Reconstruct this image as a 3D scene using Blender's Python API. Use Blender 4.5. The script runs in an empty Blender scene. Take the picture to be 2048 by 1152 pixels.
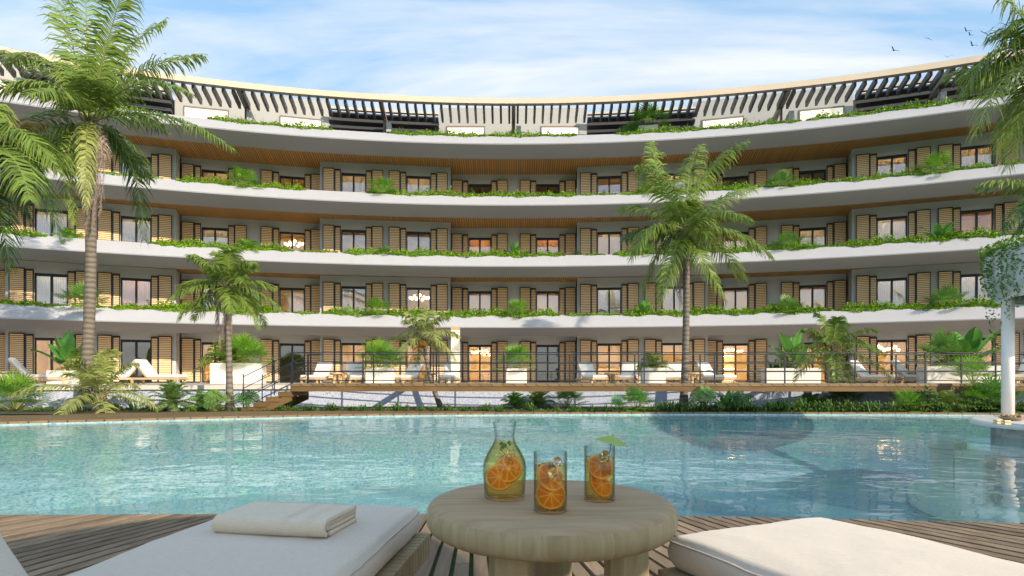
import bpy, math, random
from mathutils import Vector, Matrix
random.seed(7)
sc = bpy.context.scene
R_ = math.radians
CAMZ = 0.79
# ---------------------------------------------------------------- camera
cam_d = bpy.data.cameras.new('camera'); cam = bpy.data.objects.new('camera', cam_d)
sc.collection.objects.link(cam); sc.camera = cam
cam.location = (0, 0, CAMZ); cam.rotation_euler = (R_(90), 0, 0)
cam_d.sensor_width = 36; cam_d.lens = 1160/2048*36; cam_d.shift_y = 184/2048
cam_d.clip_start = 0.05; cam_d.clip_end = 3000
# ---------------------------------------------------------------- light
SUN_AZ, SUN_EL = 46.0, 25.0
S = Vector((math.sin(R_(SUN_AZ))*math.cos(R_(SUN_EL)), -math.cos(R_(SUN_AZ))*math.cos(R_(SUN_EL)), math.sin(R_(SUN_EL))))
sun_d = bpy.data.lights.new('sun', 'SUN'); sun = bpy.data.objects.new('sun', sun_d)
sc.collection.objects.link(sun)
sun_d.energy = 4.1; sun_d.angle = R_(0.5); sun_d.color = (1.0, 0.84, 0.64)
sun.rotation_euler = (-S).to_track_quat('-Z', 'Y').to_euler(); sun.location = (10, -20, 20)
w = bpy.data.worlds.new('World'); sc.world = w; w.use_nodes = True
nt = w.node_tree; nt.nodes.clear()
def N(nt, t, **k):
    n = nt.nodes.new(t)
    for a, b in k.items():
        if a in n.inputs: n.inputs[a].default_value = b
        else: setattr(n, a, b)
    return n
def math_(nt, op, a, b=None, clamp=False):
    n = nt.nodes.new('ShaderNodeMath'); n.operation = op; n.use_clamp = clamp
    for i, v in enumerate((a, b)):
        if v is None: continue
        if isinstance(v, (int, float)): n.inputs[i].default_value = v
        else: nt.links.new(v, n.inputs[i])
    return n.outputs[0]
def mixc(nt, f, a, b):
    n = nt.nodes.new('ShaderNodeMix'); n.data_type = 'RGBA'
    for s, v in ((n.inputs[0], f), (n.inputs[6], a), (n.inputs[7], b)):
        if isinstance(v, (int, float)): s.default_value = v
        elif isinstance(v, tuple): s.default_value = (v+(1,))[:4]
        else: nt.links.new(v, s)
    return n.outputs[2]
sky = N(nt, 'ShaderNodeTexSky', sky_type='NISHITA', sun_disc=False)
sky.sun_elevation = R_(SUN_EL); sky.sun_rotation = R_(180-SUN_AZ)
sky.air_density = 1.0; sky.dust_density = 0.6; sky.ozone_density = 1.2
tc = N(nt, 'ShaderNodeTexCoord'); sep = N(nt, 'ShaderNodeSeparateXYZ')
nt.links.new(tc.outputs['Generated'], sep.inputs[0])
zz = math_(nt, 'MAXIMUM', math_(nt, 'ADD', sep.outputs[2], 0.10), 0.06)
cx_ = math_(nt, 'DIVIDE', sep.outputs[0], zz); cy_ = math_(nt, 'DIVIDE', sep.outputs[1], zz)
cmb = N(nt, 'ShaderNodeCombineXYZ'); nt.links.new(cx_, cmb.inputs[0])
nt.links.new(math_(nt, 'MULTIPLY', cy_, 3.0), cmb.inputs[1])
noi = N(nt, 'ShaderNodeTexNoise', Scale=0.62, Detail=7.0, Roughness=0.55, Distortion=0.35)
nt.links.new(cmb.outputs[0], noi.inputs['Vector'])
rmp = N(nt, 'ShaderNodeValToRGB'); rmp.color_ramp.elements[0].position = 0.42; rmp.color_ramp.elements[1].position = 0.60
nt.links.new(noi.outputs[0], rmp.inputs[0])
cl = math_(nt, 'MULTIPLY', rmp.outputs[0], 0.85)
hz = N(nt, 'ShaderNodeMapRange'); hz.inputs['From Min'].default_value = .0; hz.inputs['From Max'].default_value = .75; nt.links.new(sep.outputs[2], hz.inputs[0])
air = mixc(nt, hz.outputs[0], (3.7, 4.7, 5.5), (1.3, 3.2, 5.4))
skb = mixc(nt, 0.62, sky.outputs[0], air)
colr = mixc(nt, cl, skb, (4.9, 5.0, 5.15))
bg = N(nt, 'ShaderNodeBackground', Strength=0.142); nt.links.new(colr, bg.inputs[0])
wo = N(nt, 'ShaderNodeOutputWorld'); nt.links.new(bg.outputs[0], wo.inputs[0])
vs = sc.view_settings; sc.display_settings.display_device = 'sRGB'
vs.view_transform = 'Standard'; vs.look = 'None'; vs.gamma = 1; vs.use_curve_mapping = False; vs.exposure = 0.56
sc.cycles.max_bounces = 24; sc.cycles.transmission_bounces = 24; sc.cycles.transparent_max_bounces = 16
sc.cycles.glossy_bounces = 6; sc.cycles.diffuse_bounces = 3; sc.cycles.sample_clamp_indirect = 6
sc.cycles.use_denoising = True; sc.cycles.caustics_refractive = True; sc.cycles.blur_glossy = 0.5

# ---------------------------------------------------------------- materials
MATS = {}
def mat(name, col=(.5, .5, .5), rough=.6, metal=0, spec=.5, noise=None, bump=None, attr=False, transl=0, emit=None, coord='Object'):
    """noise=(scale, amount, stretch) varies the colour; bump=(scale, strength, stretch)"""
    if name in MATS: return MATS[name]
    m = bpy.data.materials.new(name); m.use_nodes = True; MATS[name] = m
    t = m.node_tree; b = t.nodes['Principled BSDF']
    b.inputs['Roughness'].default_value = rough; b.inputs['Metallic'].default_value = metal
    b.inputs['Specular IOR Level'].default_value = spec
    b.inputs['Base Color'].default_value = col+(1,)
    tcn = N(t, 'ShaderNodeTexCoord')
    out = None
    def mapped(st):
        mp = N(t, 'ShaderNodeMapping'); t.links.new(tcn.outputs[coord], mp.inputs[0]); mp.inputs['Scale'].default_value = st; return mp.outputs[0]
    if noise:
        sc_, am, st = noise
        n = N(t, 'ShaderNodeTexNoise', Scale=sc_, Detail=5.0, Roughness=.6); t.links.new(mapped(st), n.inputs['Vector'])
        f = math_(t, 'MULTIPLY_ADD', n.outputs[0], 2.0); f.node.inputs[2].default_value = -0.5
        f.node.use_clamp = True
        out = mixc(t, f, tuple(c*(1-am) for c in col), tuple(min(1, c*(1+am)) for c in col))
        t.links.new(out, b.inputs['Base Color'])
    if attr:
        a = N(t, 'ShaderNodeAttribute', attribute_name='tint')
        if out is None: t.links.new(a.outputs['Color'], b.inputs['Base Color']); out = a.outputs['Color']
        else:
            mm = t.nodes.new('ShaderNodeMix'); mm.data_type = 'RGBA'; mm.blend_type = 'MULTIPLY'; mm.inputs[0].default_value = 1
            t.links.new(out, mm.inputs[6]); t.links.new(a.outputs['Color'], mm.inputs[7]); t.links.new(mm.outputs[2], b.inputs['Base Color']); out = mm.outputs[2]
    if bump:
        sc_, stg, st = bump
        n = N(t, 'ShaderNodeTexNoise', Scale=sc_, Detail=4.0); t.links.new(mapped(st), n.inputs['Vector'])
        bp = N(t, 'ShaderNodeBump', Strength=stg, Distance=.02); t.links.new(n.outputs[0], bp.inputs['Height']); t.links.new(bp.outputs[0], b.inputs['Normal'])
    if emit: b.inputs['Emission Color'].default_value = emit[0]+(1,); b.inputs['Emission Strength'].default_value = emit[1]
    if transl:
        tr = N(t, 'ShaderNodeBsdfTranslucent'); mx = N(t, 'ShaderNodeMixShader', Fac=transl)
        if out is not None: t.links.new(out, tr.inputs[0])
        else: tr.inputs[0].default_value = col+(1,)
        o = t.nodes['Material Output']; t.links.new(b.outputs[0], mx.inputs[1]); t.links.new(tr.outputs[0], mx.inputs[2]); t.links.new(mx.outputs[0], o.inputs[0])
    return m
O3 = (1, 1, 1)
def schlick(t, f0, normal=None):
    g = N(t, 'ShaderNodeNewGeometry'); d = N(t, 'ShaderNodeVectorMath', operation='DOT_PRODUCT'); t.links.new(g.outputs['Incoming'], d.inputs[0]); t.links.new(normal or g.outputs['Normal'], d.inputs[1])
    c = math_(t, 'ABSOLUTE', d.outputs['Value']); p = math_(t, 'POWER', math_(t, 'SUBTRACT', 1.0, c, True), 5.0)
    r = math_(t, 'MULTIPLY_ADD', p, 1-f0); r.node.inputs[2].default_value = f0; return r
white = mat('white_render', (.42, .43, .46), .55, noise=(1.1, .035, (2.5, 2.5, .35)), bump=(30, .03, O3))
wallm = mat('wall_paint', (.49, .52, .545), .7, noise=(.8, .05, (1, 1, 2)), bump=(40, .04, O3))
black = mat('black_metal', (.012, .016, .022), .4)
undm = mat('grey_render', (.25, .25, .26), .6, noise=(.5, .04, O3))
pentm = mat('penthouse_paint', (.40, .40, .38), .6, noise=(.6, .04, O3))
gap_shade = mat('shutter_shade', (.26, .17, .10), .8)  # added backing sheet, its dark colour stands in for shade between the slats
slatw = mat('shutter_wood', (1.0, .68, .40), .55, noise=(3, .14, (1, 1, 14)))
concrete = mat('planter_render', (.70, .66, .60), .7, noise=(3, .07, O3), bump=(60, .05, O3))
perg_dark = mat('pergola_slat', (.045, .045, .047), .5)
perg_beige = mat('pergola_beam', (.62, .52, .40), .6, noise=(1, .06, O3))
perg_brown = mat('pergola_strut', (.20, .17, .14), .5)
room_wall = mat('room_wall', (.72, .56, .33), .8, noise=(.8, .25, O3))
room_floor = mat('room_floor', (.35, .24, .14), .5)
lampm = mat('lamp_glow', (1, .8, .5), .5, emit=((1, .74, .42), 55))
globem = mat('globe_glow', (1, .85, .6), .5, emit=((1, .70, .36), 4))
leafm = mat('palm_leaf', (1, 1, 1), .42, attr=True, transl=.28, spec=.35)
leafs = mat('shrub_leaf', (1, 1, 1), .45, attr=True, transl=.3, spec=.35)
deadm = mat('dead_frond', (.30, .23, .19), .8, noise=(6, .3, O3))
def trunk_material():
    m = mat('palm_trunk', (.30, .24, .18), .85, bump=(18, .5, (1, 1, 2))); t = m.node_tree; b = t.nodes['Principled BSDF']
    tcn = N(t, 'ShaderNodeTexCoord'); wv = N(t, 'ShaderNodeTexWave', Scale=2.3, Distortion=2.5, Detail=3.0); wv.bands_direction = 'Z'; wv.inputs['Detail Scale'].default_value = 2
    t.links.new(tcn.outputs['Object'], wv.inputs[0])
    nz = N(t, 'ShaderNodeTexNoise', Scale=9.0, Detail=5.0); t.links.new(tcn.outputs['Object'], nz.inputs[0])
    c = mixc(t, wv.outputs[1], (.22, .185, .145), (.075, .06, .045)); c = mixc(t, math_(t, 'MULTIPLY', nz.outputs[0], .6), c, (.17, .16, .14))
    t.links.new(c, b.inputs['Base Color'])
    return m
trunkm = trunk_material()
def uv_wood(name, c1, c2, pitch, gapf, gapc=(.02, .012, .006), rough=.55):
    """boards across UV.x with dark joints"""
    m = bpy.data.materials.new(name); m.use_nodes = True; t = m.node_tree; b = t.nodes['Principled BSDF']; b.inputs['Roughness'].default_value = rough
    uv = N(t, 'ShaderNodeUVMap'); s = N(t, 'ShaderNodeSeparateXYZ'); t.links.new(uv.outputs[0], s.inputs[0])
    x = math_(t, 'DIVIDE', s.outputs[0], pitch); fr = math_(t, 'FRACT', x); fl = math_(t, 'FLOOR', x)
    wn = N(t, 'ShaderNodeTexWhiteNoise', noise_dimensions='1D'); t.links.new(fl, wn.inputs['W'])
    c = mixc(t, wn.outputs[0], c1, c2)
    nz = N(t, 'ShaderNodeTexNoise', Scale=2.5, Detail=4.0); t.links.new(uv.outputs[0], nz.inputs[0])
    c = mixc(t, math_(t, 'MULTIPLY', nz.outputs[0], .35), c, c2)
    g = math_(t, 'LESS_THAN', fr, gapf); c = mixc(t, g, c, gapc); t.links.new(c, b.inputs['Base Color'])
    bp = N(t, 'ShaderNodeBump', Strength=.6, Distance=.02); bp.invert = True; t.links.new(g, bp.inputs['Height']); t.links.new(bp.outputs[0], b.inputs['Normal'])
    return m
soffit_wood = uv_wood('soffit_wood', (.50, .285, .09), (.38, .21, .06), .12, .28, gapc=(.13, .07, .02))
bridge_wood = uv_wood('bridge_wood', (.22, .145, .065), (.16, .10, .045), .30, .08)
def wood(name, c1, c2, scale, stretch, rough=.6, bump=.15, rnd=0.0):
    m = bpy.data.materials.new(name); m.use_nodes = True; t = m.node_tree; b = t.nodes['Principled BSDF']; b.inputs['Specular IOR Level'].default_value = .25; b.inputs['Roughness'].default_value = rough
    tcn = N(t, 'ShaderNodeTexCoord'); mp = N(t, 'ShaderNodeMapping'); mp.inputs['Scale'].default_value = stretch; t.links.new(tcn.outputs['Object'], mp.inputs[0])
    vec = mp.outputs[0]
    if rnd:
        a = N(t, 'ShaderNodeAttribute', attribute_name='tint'); va = N(t, 'ShaderNodeVectorMath', operation='ADD'); t.links.new(vec, va.inputs[0])
        sc2 = N(t, 'ShaderNodeVectorMath', operation='SCALE', Scale=37.0); t.links.new(a.outputs['Color'], sc2.inputs[0]); t.links.new(sc2.outputs[0], va.inputs[1]); vec = va.outputs[0]
    n = N(t, 'ShaderNodeTexNoise', Scale=scale, Detail=8.0, Roughness=.65, Distortion=.8); t.links.new(vec, n.inputs['Vector'])
    n2 = N(t, 'ShaderNodeTexNoise', Scale=scale*.13, Detail=3.0); t.links.new(vec, n2.inputs['Vector'])
    r = N(t, 'ShaderNodeValToRGB'); r.color_ramp.elements[0].position = .36; r.color_ramp.elements[1].position = .64
    r.color_ramp.elements[0].color = c2+(1,); r.color_ramp.elements[1].color = c1+(1,); t.links.new(n.outputs[0], r.inputs[0])
    c = mixc(t, math_(t, 'MULTIPLY', n2.outputs[0], .55), r.outputs[0], tuple((x+y)/2*.85 for x, y in zip(c1, c2)))
    if rnd:
        hv = N(t, 'ShaderNodeHueSaturation'); t.links.new(c, hv.inputs['Color']); sx = N(t, 'ShaderNodeSeparateColor'); t.links.new(a.outputs['Color'], sx.inputs[0])
        v = math_(t, 'MULTIPLY_ADD', sx.outputs[0], rnd); v.node.inputs[2].default_value = 1-rnd/2; t.links.new(v, hv.inputs['Value']); c = hv.outputs[0]
    t.links.new(c, b.inputs['Base Color'])
    bp = N(t, 'ShaderNodeBump', Strength=bump, Distance=.004); t.links.new(n.outputs[0], bp.inputs['Height']); t.links.new(bp.outputs[0], b.inputs['Normal'])
    return m
deckm = wood('deck_wood', (.29, .215, .145), (.15, .105, .065), 22, (1, .07, 1), .7, .3, rnd=.5)
tablem_top = wood('table_wood', (.49, .36, .225), (.35, .25, .145), 18, (.16, 1.7, 1), .75, .12)
tablem = wood('table_side_wood', (.50, .41, .24), (.33, .265, .14), 16, (1.6, 1.6, .12), .55, .2)
framem = wood('lounger_wood', (.46, .38, .24), (.33, .26, .15), 18, (.5, .5, .3), .6, .15)
far_wood = mat('teak', (.50, .36, .20), .6, noise=(6, .15, O3))
def fabric(name, col, sc_=900, b1=.35):
    m = bpy.data.materials.new(name); m.use_nodes = True; t = m.node_tree; b = t.nodes['Principled BSDF']; b.inputs['Roughness'].default_value = .95
    b.inputs['Specular IOR Level'].default_value = .15; b.inputs['Sheen Weight'].default_value = .25
    tcn = N(t, 'ShaderNodeTexCoord'); outs = []
    for st in ((1, .12, 1), (.12, 1, 1)):
        mp = N(t, 'ShaderNodeMapping'); mp.inputs['Scale'].default_value = st; t.links.new(tcn.outputs['Object'], mp.inputs[0])
        n = N(t, 'ShaderNodeTexNoise', Scale=sc_, Detail=2.0); t.links.new(mp.outputs[0], n.inputs['Vector']); outs.append(n.outputs[0])
    h = math_(t, 'ADD', outs[0], outs[1]); big = N(t, 'ShaderNodeTexNoise', Scale=5.0, Detail=4.0); t.links.new(tcn.outputs['Object'], big.inputs[0])
    f = math_(t, 'MULTIPLY_ADD', h, 1.6); f.node.inputs[2].default_value = -1.1; f.node.use_clamp = True
    c = mixc(t, f, tuple(x*.90 for x in col), tuple(min(1, x*1.06) for x in col)); t.links.new(c, b.inputs['Base Color'])
    hh = math_(t, 'ADD', math_(t, 'MULTIPLY', h, .12), math_(t, 'MULTIPLY', big.outputs[0], 1.2))
    bp = N(t, 'ShaderNodeBump', Strength=b1, Distance=.01); t.links.new(hh, bp.inputs['Height']); t.links.new(bp.outputs[0], b.inputs['Normal'])
    return m
linen = fabric('linen', (.62, .54, .445), 420, .3); pipingm = fabric('linen_piping', (.56, .50, .43), 300, .3); towelm = fabric('towel', (.72, .61, .46), 420, .9)
cush_far = mat('outdoor_fabric', (.72, .68, .63), .9)
def glassmat(name, tint, base, tc2=None):
    m = bpy.data.materials.new(name); m.use_nodes = True; t = m.node_tree; t.nodes.remove(t.nodes['Principled BSDF'])
    g = N(t, 'ShaderNodeBsdfGlossy', Roughness=.01); tr = N(t, 'ShaderNodeBsdfTransparent'); tr.inputs[0].default_value = tint+(1,)
    f = math_(t, 'ADD', schlick(t, .04), base, True); mx = N(t, 'ShaderNodeMixShader')
    t.links.new(f, mx.inputs[0]); t.links.new(tr.outputs[0], mx.inputs[1]); t.links.new(g.outputs[0], mx.inputs[2]); t.links.new(mx.outputs[0], t.nodes['Material Output'].inputs[0])
    return m
pane_up = glassmat('window_glass', (.88, .90, .90), .19); pane_lo = glassmat('door_glass', (.93, .93, .92), .08)
def clearglass(name, col, ior, rough=0):
    m = bpy.data.materials.new(name); m.use_nodes = True; b = m.node_tree.nodes['Principled BSDF']
    b.inputs['Base Color'].default_value = col+(1,); b.inputs['Transmission Weight'].default_value = 1; b.inputs['Roughness'].default_value = rough; b.inputs['IOR'].default_value = ior
    return m
glassm = glassmat('drink_glass', (.98, .99, .985), -.01)
def _edge(m):
    t = m.node_tree; tr = [n for n in t.nodes if n.type == 'BSDF_TRANSPARENT'][0]; f = math_(t, 'POWER', schlick(t, 0.0), .42)
    t.links.new(mixc(t, f, (.985, .99, .988), (.52, .58, .58)), tr.inputs[0])
_edge(glassm)
liquidm = glassmat('orange_drink', (1.0, .86, .46), -.02)
icem = clearglass('ice', (.98, .99, .99), 1.22, .0)
rindm = mat('orange_rind', (1.0, .42, .02), .45, bump=(300, .3, O3)); fleshm = mat('orange_flesh', (1.0, .36, .006), .3, noise=(90, .12, O3), transl=.35); pithm = mat('orange_pith', (1.0, .62, .18), .6)
mosaic = None
def mosaic_mat(name, cols, cell, coord='Object', rough=.3, big=None):
    m = bpy.data.materials.new(name); m.use_nodes = True; t = m.node_tree; b = t.nodes['Principled BSDF']; b.inputs['Roughness'].default_value = rough
    tcn = N(t, 'ShaderNodeTexCoord'); mp = N(t, 'ShaderNodeMapping'); mp.inputs['Scale'].default_value = (1/cell,)*3; t.links.new(tcn.outputs[coord], mp.inputs[0])
    vf = N(t, 'ShaderNodeVectorMath', operation='FLOOR'); t.links.new(mp.outputs[0], vf.inputs[0])
    wn = N(t, 'ShaderNodeTexWhiteNoise', noise_dimensions='3D'); t.links.new(vf.outputs[0], wn.inputs['Vector'])
    r = N(t, 'ShaderNodeValToRGB'); r.color_ramp.interpolation = 'CONSTANT'
    for i, (p, c) in enumerate(cols):
        e = r.color_ramp.elements[i] if i < 2 else r.color_ramp.elements.new(p)
        e.position = p; e.color = c+(1,)
    t.links.new(wn.outputs[0], r.inputs[0]); c = r.outputs[0]
    if big:
        s = N(t, 'ShaderNodeSeparateXYZ'); t.links.new(tcn.outputs['Object'], s.inputs[0])
        nz = N(t, 'ShaderNodeTexNoise', Scale=.28, Detail=3.0); t.links.new(tcn.outputs['Object'], nz.inputs[0])
        # deep-water darkening painted into the floor colour on the right, softens the canopy shadow
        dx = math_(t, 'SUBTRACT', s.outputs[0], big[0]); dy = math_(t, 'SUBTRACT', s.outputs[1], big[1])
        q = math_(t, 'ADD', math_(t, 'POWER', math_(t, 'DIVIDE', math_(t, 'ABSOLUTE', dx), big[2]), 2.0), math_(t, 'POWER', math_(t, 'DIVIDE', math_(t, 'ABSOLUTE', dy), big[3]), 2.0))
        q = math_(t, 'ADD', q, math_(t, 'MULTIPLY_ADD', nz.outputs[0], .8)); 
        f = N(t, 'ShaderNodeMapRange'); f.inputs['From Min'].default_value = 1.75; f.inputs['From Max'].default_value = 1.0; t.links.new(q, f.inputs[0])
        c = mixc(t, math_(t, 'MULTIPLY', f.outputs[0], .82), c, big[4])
    t.links.new(c, b.inputs['Base Color'])
    return m
wall_mosaic = mosaic_mat('wall_mosaic', [(0, (.46, .52, .66)), (.4, (.58, .60, .64)), (.75, (.38, .45, .64)), (.92, (.24, .31, .54))], .024)
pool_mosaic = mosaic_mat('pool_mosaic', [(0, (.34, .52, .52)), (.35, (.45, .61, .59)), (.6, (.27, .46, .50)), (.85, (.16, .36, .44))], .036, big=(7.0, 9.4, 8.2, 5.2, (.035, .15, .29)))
soilm = mat('soil', (.07, .06, .035), .95, noise=(2, .5, O3), bump=(8, .6, O3))
grassg = mat('ground_cover', (.06, .10, .03), .95, noise=(2, .6, O3))
stonem = mat('terrace_stone', (.62, .57, .50), .6, noise=(2, .08, O3))
whitestone = mat('white_counter', (.80, .76, .71), .35, noise=(4, .05, O3))
rawconc = mat('raw_concrete', (.58, .57, .55), .85, noise=(5, .35, O3), bump=(20, .5, O3))
def water_material():
    m = bpy.data.materials.new('water'); m.use_nodes = True; t = m.node_tree; t.nodes.remove(t.nodes['Principled BSDF'])
    tcn = N(t, 'ShaderNodeTexCoord'); hs = None
    for scl, st, amp in ((.9, (1, 1.0, 1), 1.0), (2.6, (1, 1.6, 1), .18), (9, (1, 1.2, 1), .018)):
        mp = N(t, 'ShaderNodeMapping'); mp.inputs['Scale'].default_value = st; t.links.new(tcn.outputs['Object'], mp.inputs[0])
        n = N(t, 'ShaderNodeTexNoise', Scale=scl, Detail=2.0, Roughness=.5, Distortion=.6); t.links.new(mp.outputs[0], n.inputs['Vector'])
        v = math_(t, 'MULTIPLY', n.outputs[0], amp); hs = v if hs is None else math_(t, 'ADD', hs, v)
    bp = N(t, 'ShaderNodeBump', Strength=.55, Distance=.035); t.links.new(hs, bp.inputs['Height'])
    g = N(t, 'ShaderNodeBsdfGlossy', Roughness=.02); rf = N(t, 'ShaderNodeBsdfTransparent'); rf.inputs[0].default_value = (.84, .97, .98, 1)
    fr = schlick(t, .02, bp.outputs[0]); t.links.new(bp.outputs[0], g.inputs['Normal'])
    f = math_(t, 'MULTIPLY', fr, .88); mx = N(t, 'ShaderNodeMixShader')
    t.links.new(f, mx.inputs[0]); df = N(t, 'ShaderNodeBsdfDiffuse'); df.inputs[0].default_value = (.27, .56, .62, 1); m2 = N(t, 'ShaderNodeMixShader', Fac=.12); t.links.new(rf.outputs[0], m2.inputs[1]); t.links.new(df.outputs[0], m2.inputs[2]); t.links.new(m2.outputs[0], mx.inputs[1]); t.links.new(g.outputs[0], mx.inputs[2]); t.links.new(mx.outputs[0], t.nodes['Material Output'].inputs[0])
    return m
waterm = water_material()

# ---------------------------------------------------------------- mesh helpers
class MB:
    def __init__(s): s.v = []; s.f = []; s.m = []; s.c = {}; s.uv = {}; s.mats = []; s.sm = []; s.cur = 0; s.smooth = False; s.col = None; s.M = None
    def use(s, m):
        if m not in s.mats: s.mats.append(m)
        s.cur = s.mats.index(m); return s
    def vert(s, p, col=None):
        p = Vector(p)
        if s.M is not None: p = s.M @ p
        s.v.append(p); c = col or s.col
        if c is not None: s.c[len(s.v)-1] = c
        return len(s.v)-1
    def face(s, idx, uv=None):
        s.f.append(tuple(idx)); s.m.append(s.cur); s.sm.append(s.smooth)
        if uv: s.uv[len(s.f)-1] = uv
    def poly(s, pts, uv=None, col=None): s.face([s.vert(p, col) for p in pts], uv)
    def box(s, x0, x1, y0, y1, z0, z1, T=None):
        P = [(x, y, z) for z in (z0, z1) for y in (y0, y1) for x in (x0, x1)]
        if T: P = [T(*p) for p in P]
        i = [s.vert(p) for p in P]
        for q in ((0, 2, 3, 1), (4, 5, 7, 6), (0, 1, 5, 4), (2, 6, 7, 3), (0, 4, 6, 2), (1, 3, 7, 5)): s.face([i[k] for k in q])
    def bar(s, a, b, w, h=None):
        """rectangular bar between two points"""
        a, b = Vector(a), Vector(b); h = h or w; t = (b-a).normalized(); up = Vector((0, 0, 1)) if abs(t.z) < .95 else Vector((0, 1, 0))
        sd = t.cross(up).normalized()*w/2; u = sd.cross(t).normalized()*h/2
        i = [s.vert(p+q) for p in (a, b) for q in (-sd-u, sd-u, sd+u, -sd+u)]
        for q in ((0, 1, 2, 3), (7, 6, 5, 4), (0, 4, 5, 1), (1, 5, 6, 2), (2, 6, 7, 3), (3, 7, 4, 0)): s.face([i[k] for k in q])
    def tube(s, pts, rad, n=8, cap=True):
        sm = s.smooth; s.smooth = True; rings = []; pts = [Vector(p) for p in pts]
        for k, p in enumerate(pts):
            t = (pts[min(k+1, len(pts)-1)]-pts[max(k-1, 0)]).normalized(); up = Vector((0, 1, 0)) if abs(t.z) > .8 else Vector((0, 0, 1))
            a = t.cross(up).normalized(); b = t.cross(a); r = rad[k] if isinstance(rad, (list, tuple)) else rad
            rings.append([s.vert(p+(a*math.cos(2*math.pi*j/n)+b*math.sin(2*math.pi*j/n))*r) for j in range(n)])
        for A, B in zip(rings, rings[1:]):
            for j in range(n): s.face((A[j], A[(j+1) % n], B[(j+1) % n], B[j]))
        if cap: s.smooth = False; s.face(rings[0]); s.face(rings[-1][::-1])
        s.smooth = sm
    def lathe(s, prof, n=32, c=(0, 0, 0), close=False):
        sm = s.smooth; s.smooth = True; rings = []
        for r, z in prof:
            if r < 1e-5: rings.append([s.vert((c[0], c[1], c[2]+z))]*n)
            else: rings.append([s.vert((c[0]+r*math.cos(2*math.pi*j/n), c[1]+r*math.sin(2*math.pi*j/n), c[2]+z)) for j in range(n)])
        for A, B in zip(rings, rings[1:]):
            for j in range(n):
                q = []
                for x in (A[j], A[(j+1) % n], B[(j+1) % n], B[j]):
                    if x not in q: q.append(x)
                if len(q) > 2: s.face(q)
        s.smooth = sm
    def sphere(s, c, r, n=10):
        s.lathe([(r*math.sin(math.pi*k/n), -r*math.cos(math.pi*k/n)) if 0 < k < n else (0, -r*math.cos(math.pi*k/n)) for k in range(n+1)], n*2, c)
    def sweep(s, prof, thetas, P, closed=True, uvs=True):
        """prof [(R,z,mat)], P(theta,R,z)->point"""
        rings = [[s.vert(P(t, r[0], r[1])) for r in prof] for t in thetas]; n = len(prof); m = n if closed else n-1
        L = [0]
        for k in range(m): a, b = prof[k], prof[(k+1) % n]; L.append(L[-1]+math.hypot(a[0]-b[0], a[1]-b[1]))
        for k in range(m):
            s.use(prof[k][2])
            for i in range(len(thetas)-1):
                u0, u1 = R_(thetas[i])*56, R_(thetas[i+1])*56
                s.face((rings[i][k], rings[i+1][k], rings[i+1][(k+1) % n], rings[i][(k+1) % n]), [(u0, L[k]), (u1, L[k]), (u1, L[k+1]), (u0, L[k+1])])
        if closed: s.use(prof[0][2]); s.face(rings[0][::-1]); s.face(rings[-1])
    def mesh(s, name, mats=None):
        me = bpy.data.meshes.new(name); me.from_pydata([tuple(p) for p in s.v], [], s.f)
        for m in (s.mats or mats or []): me.materials.append(m)
        if mats and s.mats == []: pass
        me.polygons.foreach_set('material_index', s.m); me.polygons.foreach_set('use_smooth', s.sm)
        if s.c:
            a = me.color_attributes.new('tint', 'FLOAT_COLOR', 'POINT'); buf = [1.0]*(4*len(s.v))
            for i, c in s.c.items(): buf[4*i:4*i+3] = c[:3]
            a.data.foreach_set('color', buf)
        if s.uv:
            u = me.uv_layers.new(name='UVMap')
            for fi, cs in s.uv.items():
                for li, c in zip(me.polygons[fi].loop_indices, cs): u.data[li].uv = c
        me.update(); return me
    def build(s, name, parent=None):
        o = bpy.data.objects.new(name, s.mesh(name)); sc.collection.objects.link(o)
        if parent is not None: o.parent = parent
        return o
def recalc(o):
    import bmesh
    b = bmesh.new(); b.from_mesh(o.data); bmesh.ops.recalc_face_normals(b, faces=b.faces); b.to_mesh(o.data); b.free(); return o
def bevel(o, w, seg=2):
    m = o.modifiers.new('bevel', 'BEVEL'); m.width = w; m.segments = seg; m.limit_method = 'ANGLE'; m.angle_limit = R_(40); return o
def tag(o, label=None, cat=None, group=None, kind=None):
    if label: o['label'] = label
    if cat: o['category'] = cat
    if group: o['group'] = group
    if kind: o['kind'] = kind
    return o
def thing(name, loc=(0, 0, 0), rz=0, **k):
    o = bpy.data.objects.new(name, None); sc.collection.objects.link(o); o.location = loc; o.rotation_euler = (0, 0, rz); o.empty_display_size = .2
    return tag(o, **k)
def children(o): return list(o.children)
def dup(o, loc, rz=0, scale=1, parent=None, **k):
    c = o.copy(); sc.collection.objects.link(c)
    c.location = loc; c.rotation_euler = (0, 0, rz); c.scale = (scale,)*3 if isinstance(scale, (int, float)) else scale
    for ch in list(o.children):
        d = ch.copy(); sc.collection.objects.link(d); d.parent = c
        for g in list(ch.children):
            e = g.copy(); sc.collection.objects.link(e); e.parent = d
    return tag(c, **k)
def struct(mb, name): return tag(mb.build(name), kind='structure')
def at(px, py, d): return Vector(((px-1024)/1160*d, d, CAMZ+(760-py)/1160*d))
def lerp(a, b, t): return a+(b-a)*t
def wbuild(mb, name, parent):
    """mesh written in world coordinates, parent sits at its own base"""
    if parent is not None:
        l = parent.location
        mb.v = [p-l for p in mb.v]
    return mb.build(name, parent)

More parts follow.
